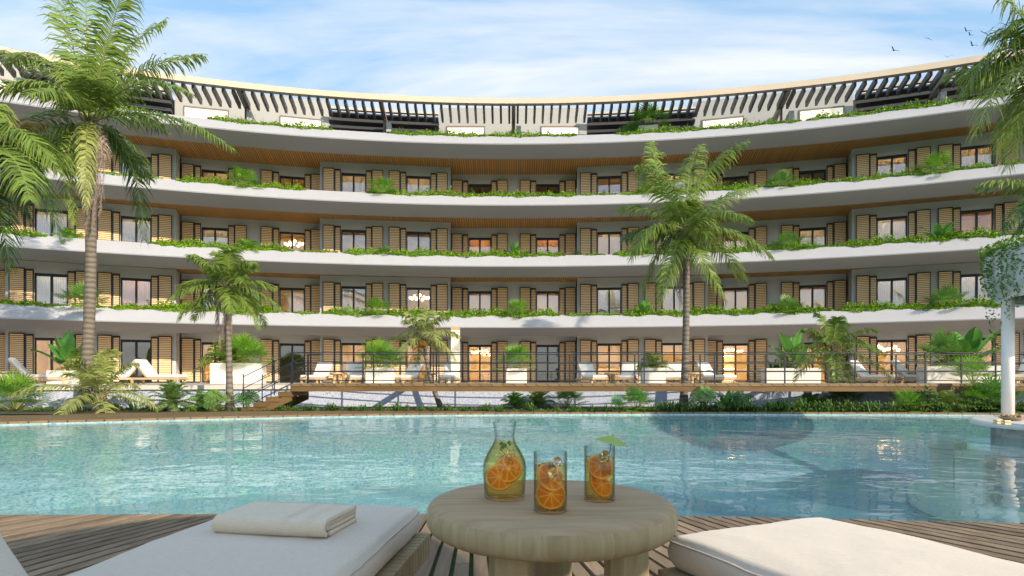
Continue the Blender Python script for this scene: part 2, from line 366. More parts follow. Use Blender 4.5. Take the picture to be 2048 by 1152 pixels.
# ================================================================= SETTING
# pool outline (x, y), anticlockwise from the near left corner
def spline(pts, n=8):
    out = []; L = len(pts)
    for i in range(L):
        p0, p1, p2, p3 = (Vector(pts[(i+k-1) % L]) for k in range(4))
        for j in range(n):
            t = j/n; out.append(0.5*((2*p1)+(p2-p0)*t+(2*p0-5*p1+4*p2-p3)*t*t+(3*p1-p0-3*p2+p3)*t**3))
    return out
pool_far = [(18, 11.6), (12, 13.55), (7.5, 14.0), (3.4, 14.1), (-.3, 13.85), (-3.2, 13.4), (-5.7, 12.6), (-7.75, 11.65), (-9.6, 10.75), (-12.5, 8.6)]
pool_near = [(-12, 5.0), (-8, 3.5), (-5, 3.36), (-3, 3.39), (-1.77, 3.41), (-.5, 3.42), (1.03, 3.36), (2.82, 3.20), (5, 3.0), (9, 2.8), (15, 3.2), (20.5, 6.5)]
pool = spline(pool_far+pool_near, 6)
PC = Vector((3.5, 8.2))
WZ = -0.06
g = MB().use(grassg); n = len(pool)
inner = [g.vert((p.x, p.y, -.03)) for p in pool]; outer = []
for p in pool:
    d = (p-PC).normalized(); outer.append(g.vert((PC.x+d.x*900, PC.y+d.y*900, -.03)))
for i in range(n): g.face((inner[i], inner[(i+1) % n], outer[(i+1) % n], outer[i]))
recalc(struct(g, 'ground'))
# pool basin
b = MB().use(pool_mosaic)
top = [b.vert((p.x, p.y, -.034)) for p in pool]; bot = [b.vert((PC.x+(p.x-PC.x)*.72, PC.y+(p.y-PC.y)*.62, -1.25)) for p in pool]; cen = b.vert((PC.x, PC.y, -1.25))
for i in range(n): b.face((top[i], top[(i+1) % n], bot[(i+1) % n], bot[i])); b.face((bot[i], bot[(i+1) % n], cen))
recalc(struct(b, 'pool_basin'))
wt = MB().use(waterm); wt.poly([(PC.x+(p.x-PC.x)*1.0005, PC.y+(p.y-PC.y)*1.0005, WZ) for p in pool]); struct(wt, 'water')
# near deck: radial boards
dk = MB().use(deckm)
import bisect
near = sorted([(p.x, p.y) for p in pool if p.y < 6.2 and p.x > -12.4 and p.y < 5.2])
def near_y(x):
    xs = [q[0] for q in near]; k = max(1, min(len(xs)-1, bisect.bisect(xs, x))); a, c = near[k-1], near[k]
    return a[1]+(c[1]-a[1])*(x-a[0])/max(1e-6, c[0]-a[0])
DC = Vector((-.45, 6.9)); pitch = 1.02; rnd = random.Random(3)
def edge_r(th):
    d = Vector((math.sin(th), -math.cos(th))); r = 1.0
    while r < 9:
        q = DC+d*r
        if q.y < near_y(q.x): return r
        r += .004
    return r
k = -64
while k <= 64:
    th = R_(k*pitch); w_ = R_(pitch)*(.5-.125); rr = edge_r(th); ea = {-1: edge_r(th-w_)-.012, 1: edge_r(th+w_)-.012}
    segs = [rr-.012]; r = rr+rnd.uniform(.6, 2.6)
    while r < 9.5: segs.append(r); r += 2.6
    segs.append(9.5)
    for a, c in zip(segs, segs[1:]):
        dk.col = (rnd.random(), rnd.random(), rnd.random()); zt = rnd.uniform(-.0015, .0015)
        P = [(DC.x+math.sin(th+s*w_)*q, DC.y-math.cos(th+s*w_)*q, z) for z in (-.025, zt) for s, q in ((-1, ea[-1] if a == segs[0] else a), (1, ea[1] if a == segs[0] else a), (1, c-.004), (-1, c-.004))]
        i = [dk.vert(p) for p in P]
        for q in ((3, 2, 1, 0), (4, 5, 6, 7), (0, 1, 5, 4), (1, 2, 6, 5), (2, 3, 7, 6), (3, 0, 4, 7)): dk.face([i[j] for j in q])
    k += 1
struct(dk, 'pool_deck')
# far wooden edge strip, wide on the left and running out to the right
st = MB()
far = [p for p in spline(pool_far[::-1], 8) if p.y > 8.4]
far = sorted([p for p in pool if p.y > 8.8 and p.x < 19], key=lambda p: p.x)
U = 0
for p, q in zip(far, far[1:]):
    def wdt(x): return max(.12, min(3.0, 3.0*(1-(x+9.5)/11.5)))
    dp = Vector((.15, 1)).normalized()
    a = (p.x, p.y); c = (q.x, q.y); a2 = (p.x+dp.x*wdt(p.x), min(p.y+dp.y*wdt(p.x), 14.9)); c2 = (q.x+dp.x*wdt(q.x), min(q.y+dp.y*wdt(q.x), 14.9))
    if a2[1] < a[1]+.1: a2 = (a[0], a[1]+.1)
    if c2[1] < c[1]+.1: c2 = (c[0], c[1]+.1)
    L = (q-p).length; st.use(bridge_wood)
    st.poly([a+(.01,), c+(.01,), c2+(.01,), a2+(.01,)], [(U, 0), (U+L, 0), (U+L+.0, 2), (U+.0, 2)])
    st.poly([a+(-.1,), c+(-.1,), c+(.01,), a+(.01,)], [(U, 0), (U+L, 0), (U+L, .1), (U, .1)])
    U += L
struct(st, 'poolside_walkway')

# ================================================================= BUILDING
CX, CY = .10, -26.0
F1 = .64; FH = 3.057
def floor_z(i): return F1+FH*(i-1)
def pol(th, R, z): return Vector((CX+R*math.sin(R_(th)), CY+R*math.cos(R_(th)), z))
house = thing('apartment_building', (.1, 29, 0), label='long curved white apartment building with planted balconies and rooftop pergola', cat='apartment building')
TH = [-38+.5*i for i in range(153)]
for i in range(2, 6):
    f = floor_z(i); zb = f-.307
    m = MB()
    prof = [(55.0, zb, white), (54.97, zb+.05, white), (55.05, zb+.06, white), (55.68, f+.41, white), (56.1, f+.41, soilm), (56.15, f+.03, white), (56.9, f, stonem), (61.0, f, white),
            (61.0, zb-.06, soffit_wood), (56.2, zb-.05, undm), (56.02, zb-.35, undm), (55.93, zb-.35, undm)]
    m.sweep(prof, TH, pol); o = wbuild(m, 'balcony_slab', house)
    if i == 2: pass
BAY = 6.88
def facet(th0, th1, R):
    a, c = pol(th0, R, 0), pol(th1, R, 0); u = (c-a); L = u.length; u.normalize(); nn = Vector((-u.y, u.x, 0))
    if nn.y < 0: nn = -nn
    mid = (a+c)/2
    return mid, u, nn, L
UW, DW = .60, 1.30   # wide shutter, door
rng = random.Random(11)
walls = [MB().use(wallm) for _ in range(5)]
rooms = MB(); room_fill = MB().use(lampm)
def T_(mid, u, nn, z0): return lambda x, y, z: mid+u*x+nn*y+Vector((0, 0, z0+z))
# shared shutter meshes for each height
SH = 2.35
def shutter_mesh(height, side):
    """x from the door edge outward; narrow leaf next to the door, wide leaf outside"""
    m = MB()
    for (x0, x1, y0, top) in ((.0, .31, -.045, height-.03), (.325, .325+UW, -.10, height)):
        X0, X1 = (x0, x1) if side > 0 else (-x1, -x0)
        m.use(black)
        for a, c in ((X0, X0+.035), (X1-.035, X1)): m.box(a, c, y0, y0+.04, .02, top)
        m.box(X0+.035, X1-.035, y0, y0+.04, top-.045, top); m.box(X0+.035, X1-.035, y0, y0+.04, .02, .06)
        m.use(gap_shade); m.box(X0+.036, X1-.036, y0+.037, y0+.039, .05, top-.05); m.use(slatw); z = .085
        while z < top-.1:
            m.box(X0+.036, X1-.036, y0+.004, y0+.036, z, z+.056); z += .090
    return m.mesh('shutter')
sh_me = {s: shutter_mesh(SH, s) for s in (1, -1)}
def place_in(me_or_obj, name, parent, mid, u, nn, x, y, z, **k):
    o = bpy.data.objects.new(name, me_or_obj); sc.collection.objects.link(o); o.parent = parent
    p = mid+u*x+nn*y; o.location = p+Vector((0, 0, z))-parent.location
    o.rotation_euler = (0, 0, math.atan2(u.y, u.x)); return o
def door_meshes(pane_m):
    fr = MB().use(black); H = 2.16; hw = DW/2
    fr.box(-hw-.02, -hw+.05, 0, .09, .03, H); fr.box(hw-.05, hw+.02, 0, .09, .03, H); fr.box(-hw+.05, hw-.05, 0, .09, H-.13, H); fr.box(-hw+.05, hw-.05, 0, .09, .03, .07)
    fr.box(-.045, .045, -.01, .07, .07, H-.13)
    p = MB().use(pane_m); p.box(-hw+.05, -.045, .04, .05, .07, H-.13); p2 = MB().use(pane_m); p2.box(.045, hw-.05, .055, .065, .07, H-.13)
    return fr.mesh('door_frame'), p.mesh('pane'), p2.mesh('pane')
DM = {'up': door_meshes(pane_up), 'lo': door_meshes(pane_lo)}
bl_cols = {'cream': (.70, .58, .40), 'orange': (.85, .45, .26), 'sheer': (.72, .66, .58), 'dark': (.10, .11, .12)}
blm = {k: mat('blind_'+k, v, .8, transl=.3) for k, v in bl_cols.items()}
def blind_mesh(kind, drop):
    m = MB().use(blm[kind]); n = 26
    for s in range(n):   # a folded curtain
        x0, x1 = -.6+1.2*s/n, -.6+1.2*(s+1)/n; y0, y1 = .2+.02*(s % 2), .2+.02*((s+1) % 2)
        m.poly([(x0, y0, 2.1-drop), (x1, y1, 2.1-drop), (x1, y1, 2.1), (x0, y0, 2.1)])
    return m.mesh('curtain')
shutters = []
slots = {}
CH = FH-.357
for fl in range(1, 5):
    z0 = floor_z(fl)
    W = walls[fl]
    for k in range(-4, 5):
        t0, t1 = BAY*(k-.5), BAY*(k+.5); block = k % 2 != 0
        R = 58.05 if block else 59.15
        mid, u, nn, L = facet(t0, t1, R); T = T_(mid, u, nn, z0)
        wlen = DW+2*(.325+UW)
        gap = .32 if block else .72
        cs = (-(wlen+gap)/2, (wlen+gap)/2)
        h = DW/2; th = .22
        xs = [-L/2, cs[0]-h, cs[0]+h, cs[1]-h, cs[1]+h, L/2]
        for a, c in ((0, 1), (2, 3), (4, 5)): W.box(xs[a], xs[c], 0, th, 0, CH+.002, T)
        for a, c in ((1, 2), (3, 4)): W.box(xs[a], xs[c], 0, th, 2.16, CH+.002, T)
        if block:   # returns back to the recessed line
            for s in (-1, 1):
                xr = s*L/2
                W.box(min(xr, xr-s*.2), max(xr, xr-s*.2), th, 2.2, 0, CH+.002, T)
        for di, cxx in enumerate(cs):
            if abs(k) > 3: kind = None
            # room behind the door
            rooms.use(room_wall); x0, x1 = max(cxx-1.65, -L/2+.24), min(cxx+1.65, L/2-.24)
            if abs(k) <= 4:
                D0, D1 = th+.02, 4.2
                if not block: D1 = 3.6
                A = [T(x0, D0, .01), T(x1, D0, .01), T(x1, D1, .01), T(x0, D1, .01)]; Bq = [p+Vector((0, 0, 2.62)) for p in A]
                rooms.use(room_wall)
                for q in ((1, 2), (2, 3), (3, 0)): rooms.poly([A[q[0]], A[q[1]], Bq[q[1]], Bq[q[0]]])
                rooms.poly(Bq[::-1]); rooms.use(room_floor); rooms.poly(A)
                lx = cxx+rng.uniform(-.3, .3)
                wk = 0
                dark = (fl, k, di) in ((4, 0, 0), (4, 0, 1), (4, 2, 0), (4, 2, 1), (1, -3, 1), (1, -2, 1), (1, 0, 1), (4, -3, 1))
                if not dark:
                    q = .42 if fl == 1 else .26
                    room_fill.box(cxx-q*2.2, cxx+q*2.2, .32, .32+q*.8, 2.56, 2.60, T)  # glow strip added out of sight behind the door head to light the room
            slots[(fl, k, di)] = (mid, u, nn, cxx, z0, T)
            if abs(k) > 3 and not (k == -4 or k == 4): continue
            lo = fl == 1 or (fl, k, di) in ((3, -2, 1), (2, -1, 1), (3, 3, 1))
            fr, p1, p2 = DM['lo' if lo else 'up']
            d = place_in(fr, 'balcony_door', house, mid, u, nn, cxx, .06, z0)
            for pm in (p1, p2):
                pn = bpy.data.objects.new('pane', pm); sc.collection.objects.link(pn); pn.parent = d
            bk = None
            if (fl, k) == (3, 0): bk = ('orange', 1.0)
            elif (fl, k, di) in ((2, -3, 1),): bk = ('orange', 2.0)
            elif (fl, k, di) in ((3, 3, 0),): bk = ('sheer', 2.0)
            elif fl == 4 and k != 0 and rng.random() < .75: bk = ('cream', .95)
            elif fl in (2, 3) and not lo and rng.random() < .35: bk = (('cream', .55), ('sheer', 2.0), ('cream', .8), ('sheer', 1.1))[rng.randrange(4)]
            if bk:
                key = 'cm_%s_%.2f' % bk
                if key not in blm: blm[key] = blind_mesh(*bk)
                c_ = bpy.data.objects.new('curtain', blm[key]); sc.collection.objects.link(c_); c_.parent = d
            for s in (-1, 1): shutters.append((fl, k, di, s, mid, u, nn, cxx+s*(h+.012), z0))
shutters.sort(key=lambda q: (abs(q[1]), q[0]))
extra = MB()
for j, (fl, k, di, s, mid, u, nn, x, z0) in enumerate(shutters):
    if j < 100: place_in(sh_me[s], 'shutter', house, mid, u, nn, x, -.01, z0)
    else:
        me = sh_me[s]; M = Matrix.Translation(mid+u*x-nn*.01+Vector((0, 0, z0))) @ Matrix.Rotation(math.atan2(u.y, u.x), 4, 'Z')
        mats_ = [black, gap_shade, slatw]; base = len(extra.v)
        for v in me.vertices: extra.v.append(M @ v.co)
        for mm in mats_: extra.use(mm)
        for p in me.polygons: extra.f.append(tuple(base+q for q in p.vertices)); extra.m.append(p.material_index); extra.sm.append(False)
tag(wbuild(extra, 'shutter', house), kind='stuff')
for fl in range(1, 5): wbuild(walls[fl], 'facade_wall', house)
wbuild(rooms, 'interior_wall', house); wbuild(room_fill, 'added_room_light', house)
# ---- penthouse
z5 = floor_z(5)
pw = None
PB = [(-4.1, 4.0), (9.7, 17.4), (-17.4, -9.9), (23.6, 31), (-31, -23.6)]
cream_panel = mat('pent_panel', (.85, .80, .68), .5, emit=((1, .86, .62), .35))
pane5 = MB()
for a, c in PB:
    mid, u, nn, L = facet(a, c, 58.7); T = T_(mid, u, nn, z5)
    pw = MB().use(pentm); pw.box(-L/2, L/2, 0, .25, 0, 3.2, T)
    for s in (-1, 1): pw.box(min(s*L/2, s*(L/2-.25)), max(s*L/2, s*(L/2-.25)), .25, 4, 0, 3.2, T)
    wbuild(pw, 'penthouse_wall', house)
    for cxx in (-L/2+1.5, L/2-1.5):
        fr = MB().use(perg_brown); fr.M = None
        fr.box(cxx-1.08, cxx+1.08, -.05, 0, 2.08, 2.16, T); fr.box(cxx-1.08, cxx-1.02, -.05, 0, 0, 2.08, T); fr.box(cxx+1.02, cxx+1.08, -.05, 0, 0, 2.08, T)
        o = wbuild(fr, 'terrace_window', house); q = MB().use(cream_panel); q.box(cxx-1.02, cxx+1.02, -.03, -.002, .02, 2.08, T)
        q.v = [p-house.location for p in q.v]; q.build('pane', o)
gapsl = [(-9.9, -4.1), (4.0, 9.7), (17.4, 23.6), (-23.6, -17.4)]
for a, c in gapsl:
    lm = MB(); ts = [a+(c-a)*q/10 for q in range(11)]
    for j in range(6):
        z = z5+.25+j*.40
        lm.sweep([(58.3+.16, z, perg_dark), (58.1, z+.10, perg_dark), (58.1, z+.17, perg_dark), (58.42, z+.06, perg_dark)], ts, pol)
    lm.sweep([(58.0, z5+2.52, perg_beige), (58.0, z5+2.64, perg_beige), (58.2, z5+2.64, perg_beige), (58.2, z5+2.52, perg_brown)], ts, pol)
    lm.sweep([(59.2, z5, perg_dark), (59.2, z5+2.62, perg_dark), (59.3, z5+2.62, perg_dark), (59.3, z5, perg_dark)], ts, pol)
    # roof behind
    lm.sweep([(59.6, z5+2.2, perg_brown), (59.6, z5+2.35, perg_brown), (63.0, z5+2.35, perg_brown), (63.0, z5+2.2, perg_brown)], ts, pol)
    wbuild(lm, 'louvre_screen', house)
rim = MB(); zr = 14.89
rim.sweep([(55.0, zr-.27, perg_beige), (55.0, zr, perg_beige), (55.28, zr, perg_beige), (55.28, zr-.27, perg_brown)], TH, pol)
perg = wbuild(rim, 'pergola', house)
sl_me = MB().use(perg_dark); sl_me.box(-.055, .055, 0, 1.65, -.44, -.14); sl_me = sl_me.mesh('slat')
PS = .445; ks = sorted(range(-62, 63), key=abs); stf = MB().use(perg_dark)
for j, kk in enumerate(ks):
    t = kk*PS+.2
    if j < 100:
        o = bpy.data.objects.new('slat', sl_me); sc.collection.objects.link(o); o.parent = perg
        o.location = pol(t, 55.28, zr)-house.location; o.rotation_euler = (0, 0, -R_(t))
    else:
        u = Vector((math.cos(R_(t)), -math.sin(R_(t)), 0)); nn = Vector((math.sin(R_(t)), math.cos(R_(t)), 0)); stf.box(-.055, .055, 0, 1.65, -.44, -.14, (T_(pol(t, 55.28, 0), u, nn, zr)))
stf.v = [p-house.location for p in stf.v]; tag(stf.build('slat', perg), kind='stuff')
for k in range(-4, 5):
    t = BAY*k-.02; s = MB().use(perg_brown); u = Vector((math.cos(R_(t)), -math.sin(R_(t)), 0)); nn = Vector((math.sin(R_(t)), math.cos(R_(t)), 0)); T = T_(pol(t, 55.28, 0), u, nn, zr)
    s.box(-.1, .1, .0, 3.4, -.30, -.06, T); s.box(-.05, .05, 1.7, 1.85, z5-zr, -.30, T)
    s.v = [p-house.location for p in s.v]; s.build('strut', perg)
for t in (-6.6+.0, 4.45-4.2, 13.6+.5, 20.6, -13.1-.4):
    dv = MB().use(white); u = Vector((math.cos(R_(t)), -math.sin(R_(t)), 0)); nn = Vector((math.sin(R_(t)), math.cos(R_(t)), 0)); dv.box(-.12, .12, 0, 1.6, .4, 1.25, T_(pol(t, 56.4, 0), u, nn, z5)); wbuild(dv, 'terrace_divider', house)
# building mass behind, so that it stays solid from the side
ms = MB(); ms.sweep([(63.3, 0, white), (63.3, z5+2.6, white), (70, z5+2.6, white), (70, 0, white)], [-38+4*i for i in range(20)], pol); wbuild(ms, 'rear_wall', house)

# ---- terrace
tr = MB(); tr.sweep([(43.62, F1-.12, stonem), (43.62, F1, stonem), (61, F1, stonem), (61, F1-.12, stonem)], TH, pol); struct(tr, 'terrace')
pv = MB(); pv.sweep([(43.70, -.03, wall_mosaic), (43.70, F1-.125, wall_mosaic), (43.95, F1-.125, wall_mosaic), (43.95, -.03, wall_mosaic)], TH, pol)
o = pv.build('terrace_wall'); tag(o, 'low curved terrace wall faced in pale blue and white mosaic behind the plants', 'wall')

# ---- bridge walkway with railing and stair
bridge = thing('footbridge', (6, 16, 0), label='raised brown timber walkway with thin black railing in front of the ground floor', cat='walkway')
BX0, BX1, BY0, BY1, BZ = -5.71, 22.0, 15.0, 16.3, .70
m = MB().use(bridge_wood)
x = BX0; q = 0
while x < BX1:
    m.col = None; x2 = x+.29
    for (P, uvs) in (([(x, BY0-.02, BZ-.0), (x2, BY0-.02, BZ), (x2+1.2, BY1, BZ), (x+1.2, BY1, BZ)], [(.03, 0), (.30, 0), (.30, 2), (.03, 2)]), ([(x+.0, BY0-.02, BZ-.075), (x2, BY0-.02, BZ-.075), (x2, BY0-.02, BZ), (x, BY0-.02, BZ)], [(q*.3+.01, 0), (q*.3+.3, 0), (q*.3+.39, .1), (q*.3+.1, .1)])): m.poly(P, [(u+q*.3 if P[2][1] > 15.5 else u, v) for u, v in uvs])
    x = x2; q += 1
m.poly([(BX0, BY1, BZ-.03), (BX1, BY1, BZ-.03), (BX1, BY0-.02, BZ-.075), (BX0, BY0-.02, BZ-.075)], [(0, 0), (1, 0), (1, 1), (0, 1)])
wbuild(m, 'deck', bridge)
fasc = wood('fascia_wood', (.20, .125, .05), (.12, .07, .025), 6, (.2, 1, 1), .6, .1)
m = MB().use(fasc); m.box(BX0, BX1, BY0, BY0+.06, BZ-.205, BZ-.077); m.box(BX0, BX1, BY1-.06, BY1, BZ-.205, BZ-.035); m.box(BX0, BX0+.06, BY0+.06, BY1-.06, BZ-.205, BZ-.077)
for j in range(12): m.box(BX0+1+j*2.3, BX0+1.1+j*2.3, BY0+.06, BY1-.06, BZ-.20, BZ-.08)
wbuild(m, 'fascia', bridge)
for xx in (-3.2, 1.2, 7.4, 12.0): m = MB().use(fasc); m.box(xx-.06, xx+.06, 16.302, CY+math.sqrt(43.68**2-xx*xx), BZ-.2, BZ-.08); wbuild(m, 'support', bridge)
for (yy) in (BY0+.05, BY1-.1):
    m = MB().use(black)
    for hh in (.80, .55, .32, .08): m.bar((BX0, yy, BZ+hh), (BX1, yy, BZ+hh), .024)
    wbuild(m, 'rail', bridge)
    xx = BX0+.02
    while xx < BX1:
        p = MB().use(black); p.bar((xx, yy, BZ), (xx, yy, BZ+.80), .03); wbuild(p, 'post', bridge); xx += .96*1.9
stair = thing('staircase', (-6.3, 15.3, 0), label='short brown timber stair with black handrails going down to the pool edge', cat='staircase')
m = MB().use(fasc)
for j in range(4):
    x1 = BX0-.32*j-.003; z = BZ-.214-.139*j
    t = MB().use(fasc); t.box(x1-.34, x1, BY0, BY0+1.3, z-.12, z); wbuild(t, 'step', stair)
for yy in (BY0+.02, BY0+1.25):
    m = MB().use(fasc)
    P = [(BX0, BZ-.27), (BX0-1.28, .0), (BX0-1.0, -.03), (BX0-.62, -.03), (BX0, BZ-.45)]
    for s in (0,):
        a = [m.vert((x, yy, z)) for x, z in P]; c = [m.vert((x, yy+.05, z)) for x, z in P]; m.face(a); m.face(c[::-1])
        for i in range(5): m.face((a[i], c[i], c[(i+1) % 5], a[(i+1) % 5]))
    wbuild(m, 'stringer', stair)
for yy in (BY0+.06, BY0+1.2):
    m = MB().use(black)
    for hh in (.80, .5, .22): m.bar((BX0, yy, BZ+hh), (BX0-1.27, yy, .07+hh), .018)
    for f_ in (0, .36, .99): m.bar((BX0-1.28*f_, yy, BZ-.56*f_-.1), (BX0-1.28*f_, yy, BZ-.56*f_+.80), .022)
    wbuild(m, 'handrail', stair)

# ---- pool bar
bar_ = thing('pool_bar', (9.05, 8.3, WZ), label='round white stone counter on a rough grey base standing in the pool', cat='bar counter')
m = MB().use(whitestone); m.lathe([(0, .175), (1.93, .175), (1.96, .165), (1.97, .15), (1.97, .10), (1.95, .085), (0, .085)], 96); 
o = m.build('counter_top', bar_); o.location = (0, 0, .06)
m = MB().use(rawconc); m.lathe([(1.70, -1.18), (1.70, .145), (0, .145)], 64); m.build('base', bar_)
lg = MB().use(mat('pale_tile', (.62, .68, .60), .4, noise=(1.5, .1, O3))); lg.lathe([(2.8, -1.24), (2.8, -1.02), (1.69, -1.02)], 72, (9.05, 8.3, 0)); struct(lg, 'pool_ledge')
for (sx_, sy_, lab_) in ((7.55, 10.05, 'submerged pale stool beside the pool bar, the farther one'), (7.0, 8.75, 'submerged pale stool beside the pool bar, the nearer one')):
    so = thing('bar_stool', (sx_, sy_, -1.02), .5, label=lab_, cat='stool', group='stools standing in the pool by the bar')
    m = MB().use(whitestone); m.box(-.23, .23, -.2, .2, .62, .74); bevel(m.build('seat', so), .02, 2)
    for s_ in (-1, 1): m = MB().use(whitestone); m.box(s_*.17-.05, s_*.17+.05, -.18, .18, .0, .618); m.build('leg', so)
col = thing('canopy_column', (8.55, 10.0, .172), label='slim round white column rising from the pool bar counter', cat='column')
m = MB().use(whitestone); m.lathe([(0, .0), (.092, .0), (.092, 2.03), (0, 2.03)], 28); m.build('shaft', col)
can = thing('canopy_bowl', (9.65, 9.6, 2.18), label='round grey concrete canopy carried by the white column, overgrown with vines', cat='canopy')
m = MB().use(rawconc); m.lathe([(0, .02), (1.2, .02), (1.25, 0), (1.36, .10), (1.42, .30), (1.45, .62), (1.42, .80), (1.30, .87), (0, .82)], 64); m.build('shell', can)
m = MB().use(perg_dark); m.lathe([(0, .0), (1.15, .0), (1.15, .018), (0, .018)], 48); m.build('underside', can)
# ================================================================= VEGETATION
def lc(r, base, var=.25, br=0.0):
    k = 1+r.uniform(-var, var); c = Vector(base)*k
    c = c.lerp(Vector((.42, .30, .14)), br); return (c.x, c.y, c.z)
G_PALM = (.165, .25, .04); G_PALE = (.30, .35, .10); G_DARK = (.06, .14, .03); G_BRIGHT = (.15, .34, .03); G_VINE = (.22, .40, .015); STEM = (.30, .34, .10)
def frond(m, r, P, nleaf=44, ll=.7, wid=.032, base=G_PALM, tipbrown=.35, hang=.6, gather=0.0, stem=.022):
    """P: control points of a quadratic/cubic curve in metres; leaflets on both sides of the rachis"""
    P = [Vector(p) for p in P]
    def C(t):
        q = P[:]
        while len(q) > 1: q = [q[i].lerp(q[i+1], t) for i in range(len(q)-1)]
        return q[0]
    n = 14; pts = [C(i/n) for i in range(n+1)]
    m.col = STEM if gather < 1 else (.3, .24, .16); m.tube(pts, [lerp(stem, .004, (i/n)**.7) for i in range(n+1)], 5, False); m.col = None
    sag = 1.0
    for i in range(nleaf):
        t = .14+.86*(i+.5)/nleaf; c = C(t); T = (C(min(1, t+.01))-C(max(0, t-.01))).normalized()
        up = Vector((0, 0, 1)); sd = T.cross(up)
        if sd.length < .15: sd = Vector((1, .3, 0)).cross(T)
        sd.normalize(); un = sd.cross(T).normalized()
        L = ll*(math.sin(math.pi*min(1, .22+.62*t))**.7)*(1 if t < .8 else lerp(1, .55, (t-.8)/.2))*r.uniform(.85, 1.12)
        for s in (-1, 1):
            d = (sd*s*(1.0-.45*t)+T*(.24+.55*t)+un*r.uniform(-.08, .34)+Vector((r.gauss(0, .055), r.gauss(0, .055), r.gauss(0, .045)))).normalized()
            h = hang*r.uniform(.65, 1.3)
            d2 = (d+Vector((0, 0, -h))).normalized(); d3 = (d+Vector((0, 0, -2.3*h))).normalized()
            p0 = c; p1 = p0+d*L*.3; p2 = p1+d2*L*.4; p3 = p2+d3*L*.3
            wv = T*wid*.5+Vector((0, 0, r.uniform(-.3, .3)*wid)); cb = lc(r, base, .28); br = max(0, r.gauss(tipbrown, .3)); ct = lc(r, base, .28, min(1, br))
            a = [m.vert(p0-wv*.6, cb), m.vert(p0+wv*.6, cb), m.vert(p1+wv, cb), m.vert(p1-wv, cb), m.vert(p2+wv*.7, cb), m.vert(p2-wv*.7, cb), m.vert(p3, ct)]
            m.face((a[0], a[1], a[2], a[3])); m.face((a[3], a[2], a[4], a[5])); m.face((a[5], a[4], a[6]))
def auto_fronds(m, r, c, L, n, emax=78, emin=-28, ph=0.0, **k):
    for i in range(n):
        f = i/(n-1); e = R_(lerp(emax, emin, f**.85)+r.uniform(-7, 7)); a = ph+i*2.39996+r.uniform(-.2, .2); Lf = L*r.uniform(.85, 1.08)*(1-.15*abs(f-.4))
        h = Vector((math.cos(a), math.sin(a), 0)); c = Vector(c); v0 = h*math.cos(e)+Vector((0, 0, math.sin(e)))
        dr = lerp(.18, .62, f)*Lf
        p1 = c+v0*Lf*.5; p2 = p1+(h*max(.35, math.cos(e))*.62+Vector((0, 0, math.sin(e)*.4)))*Lf*.55-Vector((0, 0, dr*.75))
        frond(m, r, (c, p1, p2) , **k)
def palm(name, base, crown, r0, r1, lab, spec=None, auto=None, skirt=None, seed=1, cat='palm tree', group='palm trees by the pool', curve=0.0, pod=True, coco=0):
    r = random.Random(seed); base = Vector(base); crown = Vector(crown); o = thing(name, base, label=lab, cat=cat, group=group)
    rel = crown-base; m = MB().use(trunkm); n = 26; pts = []; rad = []
    for i in range(n+1):
        t = i/n; p = Vector((rel.x*t, rel.y*t, rel.z*t)); p.x += curve*math.sin(math.pi*t); pts.append(p); rad.append(lerp(r0, r1, min(1, t*1.05))*(1+.5*math.exp(-t*rel.z*3.0))*(1+.04*(i % 2)))
    m.tube(pts, rad, 14); m.build('trunk', o)
    f = MB().use(leafm)
    if spec:
        for sp in spec:
            pp, k = sp[0], (sp[1] if len(sp) > 1 else {}); kk = dict(auto[2] if auto else {}); kk.update(k)
            frond(f, r, [rel]+[Vector(q)-base for q in pp], **kk)
    if auto: auto_fronds(f, r, rel, auto[0], auto[1], ph=r.random()*6, emax=auto[3] if len(auto) > 3 else 80, **auto[2])
    f.build('crown', o)
    d = MB().use(deadm)   # fibrous heart and old leaf bases
    for i in range(9):
        a = i*2.4; h = Vector((math.cos(a), math.sin(a), 0)); s = max(r1, .07)*.9
        d.tube([rel+h*s*.5+Vector((0, 0, -s*2.4)), rel+h*s*1.2+Vector((0, 0, -s*.4)), rel+h*s*2.6+Vector((0, 0, s*1.6+r.uniform(-.5, 1)*s))], [s*.42, s*.36, s*.08], 6)
    d.build('leaf_base', o)
    if coco:
        q = MB().use(mat('coconut', (.55, .25, .05), .6))
        for i in range(coco): a = i*1.9; q.sphere(rel+Vector((math.cos(a)*.16-.12, math.sin(a)*.14, -.28-.06*(i % 3))), .085, 6)
        q.build('coconuts', o)
    if skirt:
        q = MB().use(deadm); rs = random.Random(seed+5)
        for (dx, dy, ln) in skirt:
            c0 = rel+Vector((0, 0, -.05)); frond(q, rs, (c0, c0+Vector((dx*1.3, dy, -.1)), c0+Vector((dx*1.25, dy, -ln*.5)), c0+Vector((dx*.8, dy, -ln))), nleaf=64 if r0 > .15 else 44, ll=.75 if r0 > .15 else .42, wid=.05 if r0 > .15 else .032, base=(.3, .24, .17), tipbrown=.6, hang=1.5, gather=1)
        q.build('dead_frond', o)
    return o
def I(d, *ps):
    """image sketch of a frond at real depths: (x, y, depth offset) ..."""
    return [at(x, y, d+dy) for x, y, dy in ps]
d1 = 15.5
K = dict(nleaf=110, ll=1.12, wid=.048, hang=.75, tipbrown=.3, stem=.035)
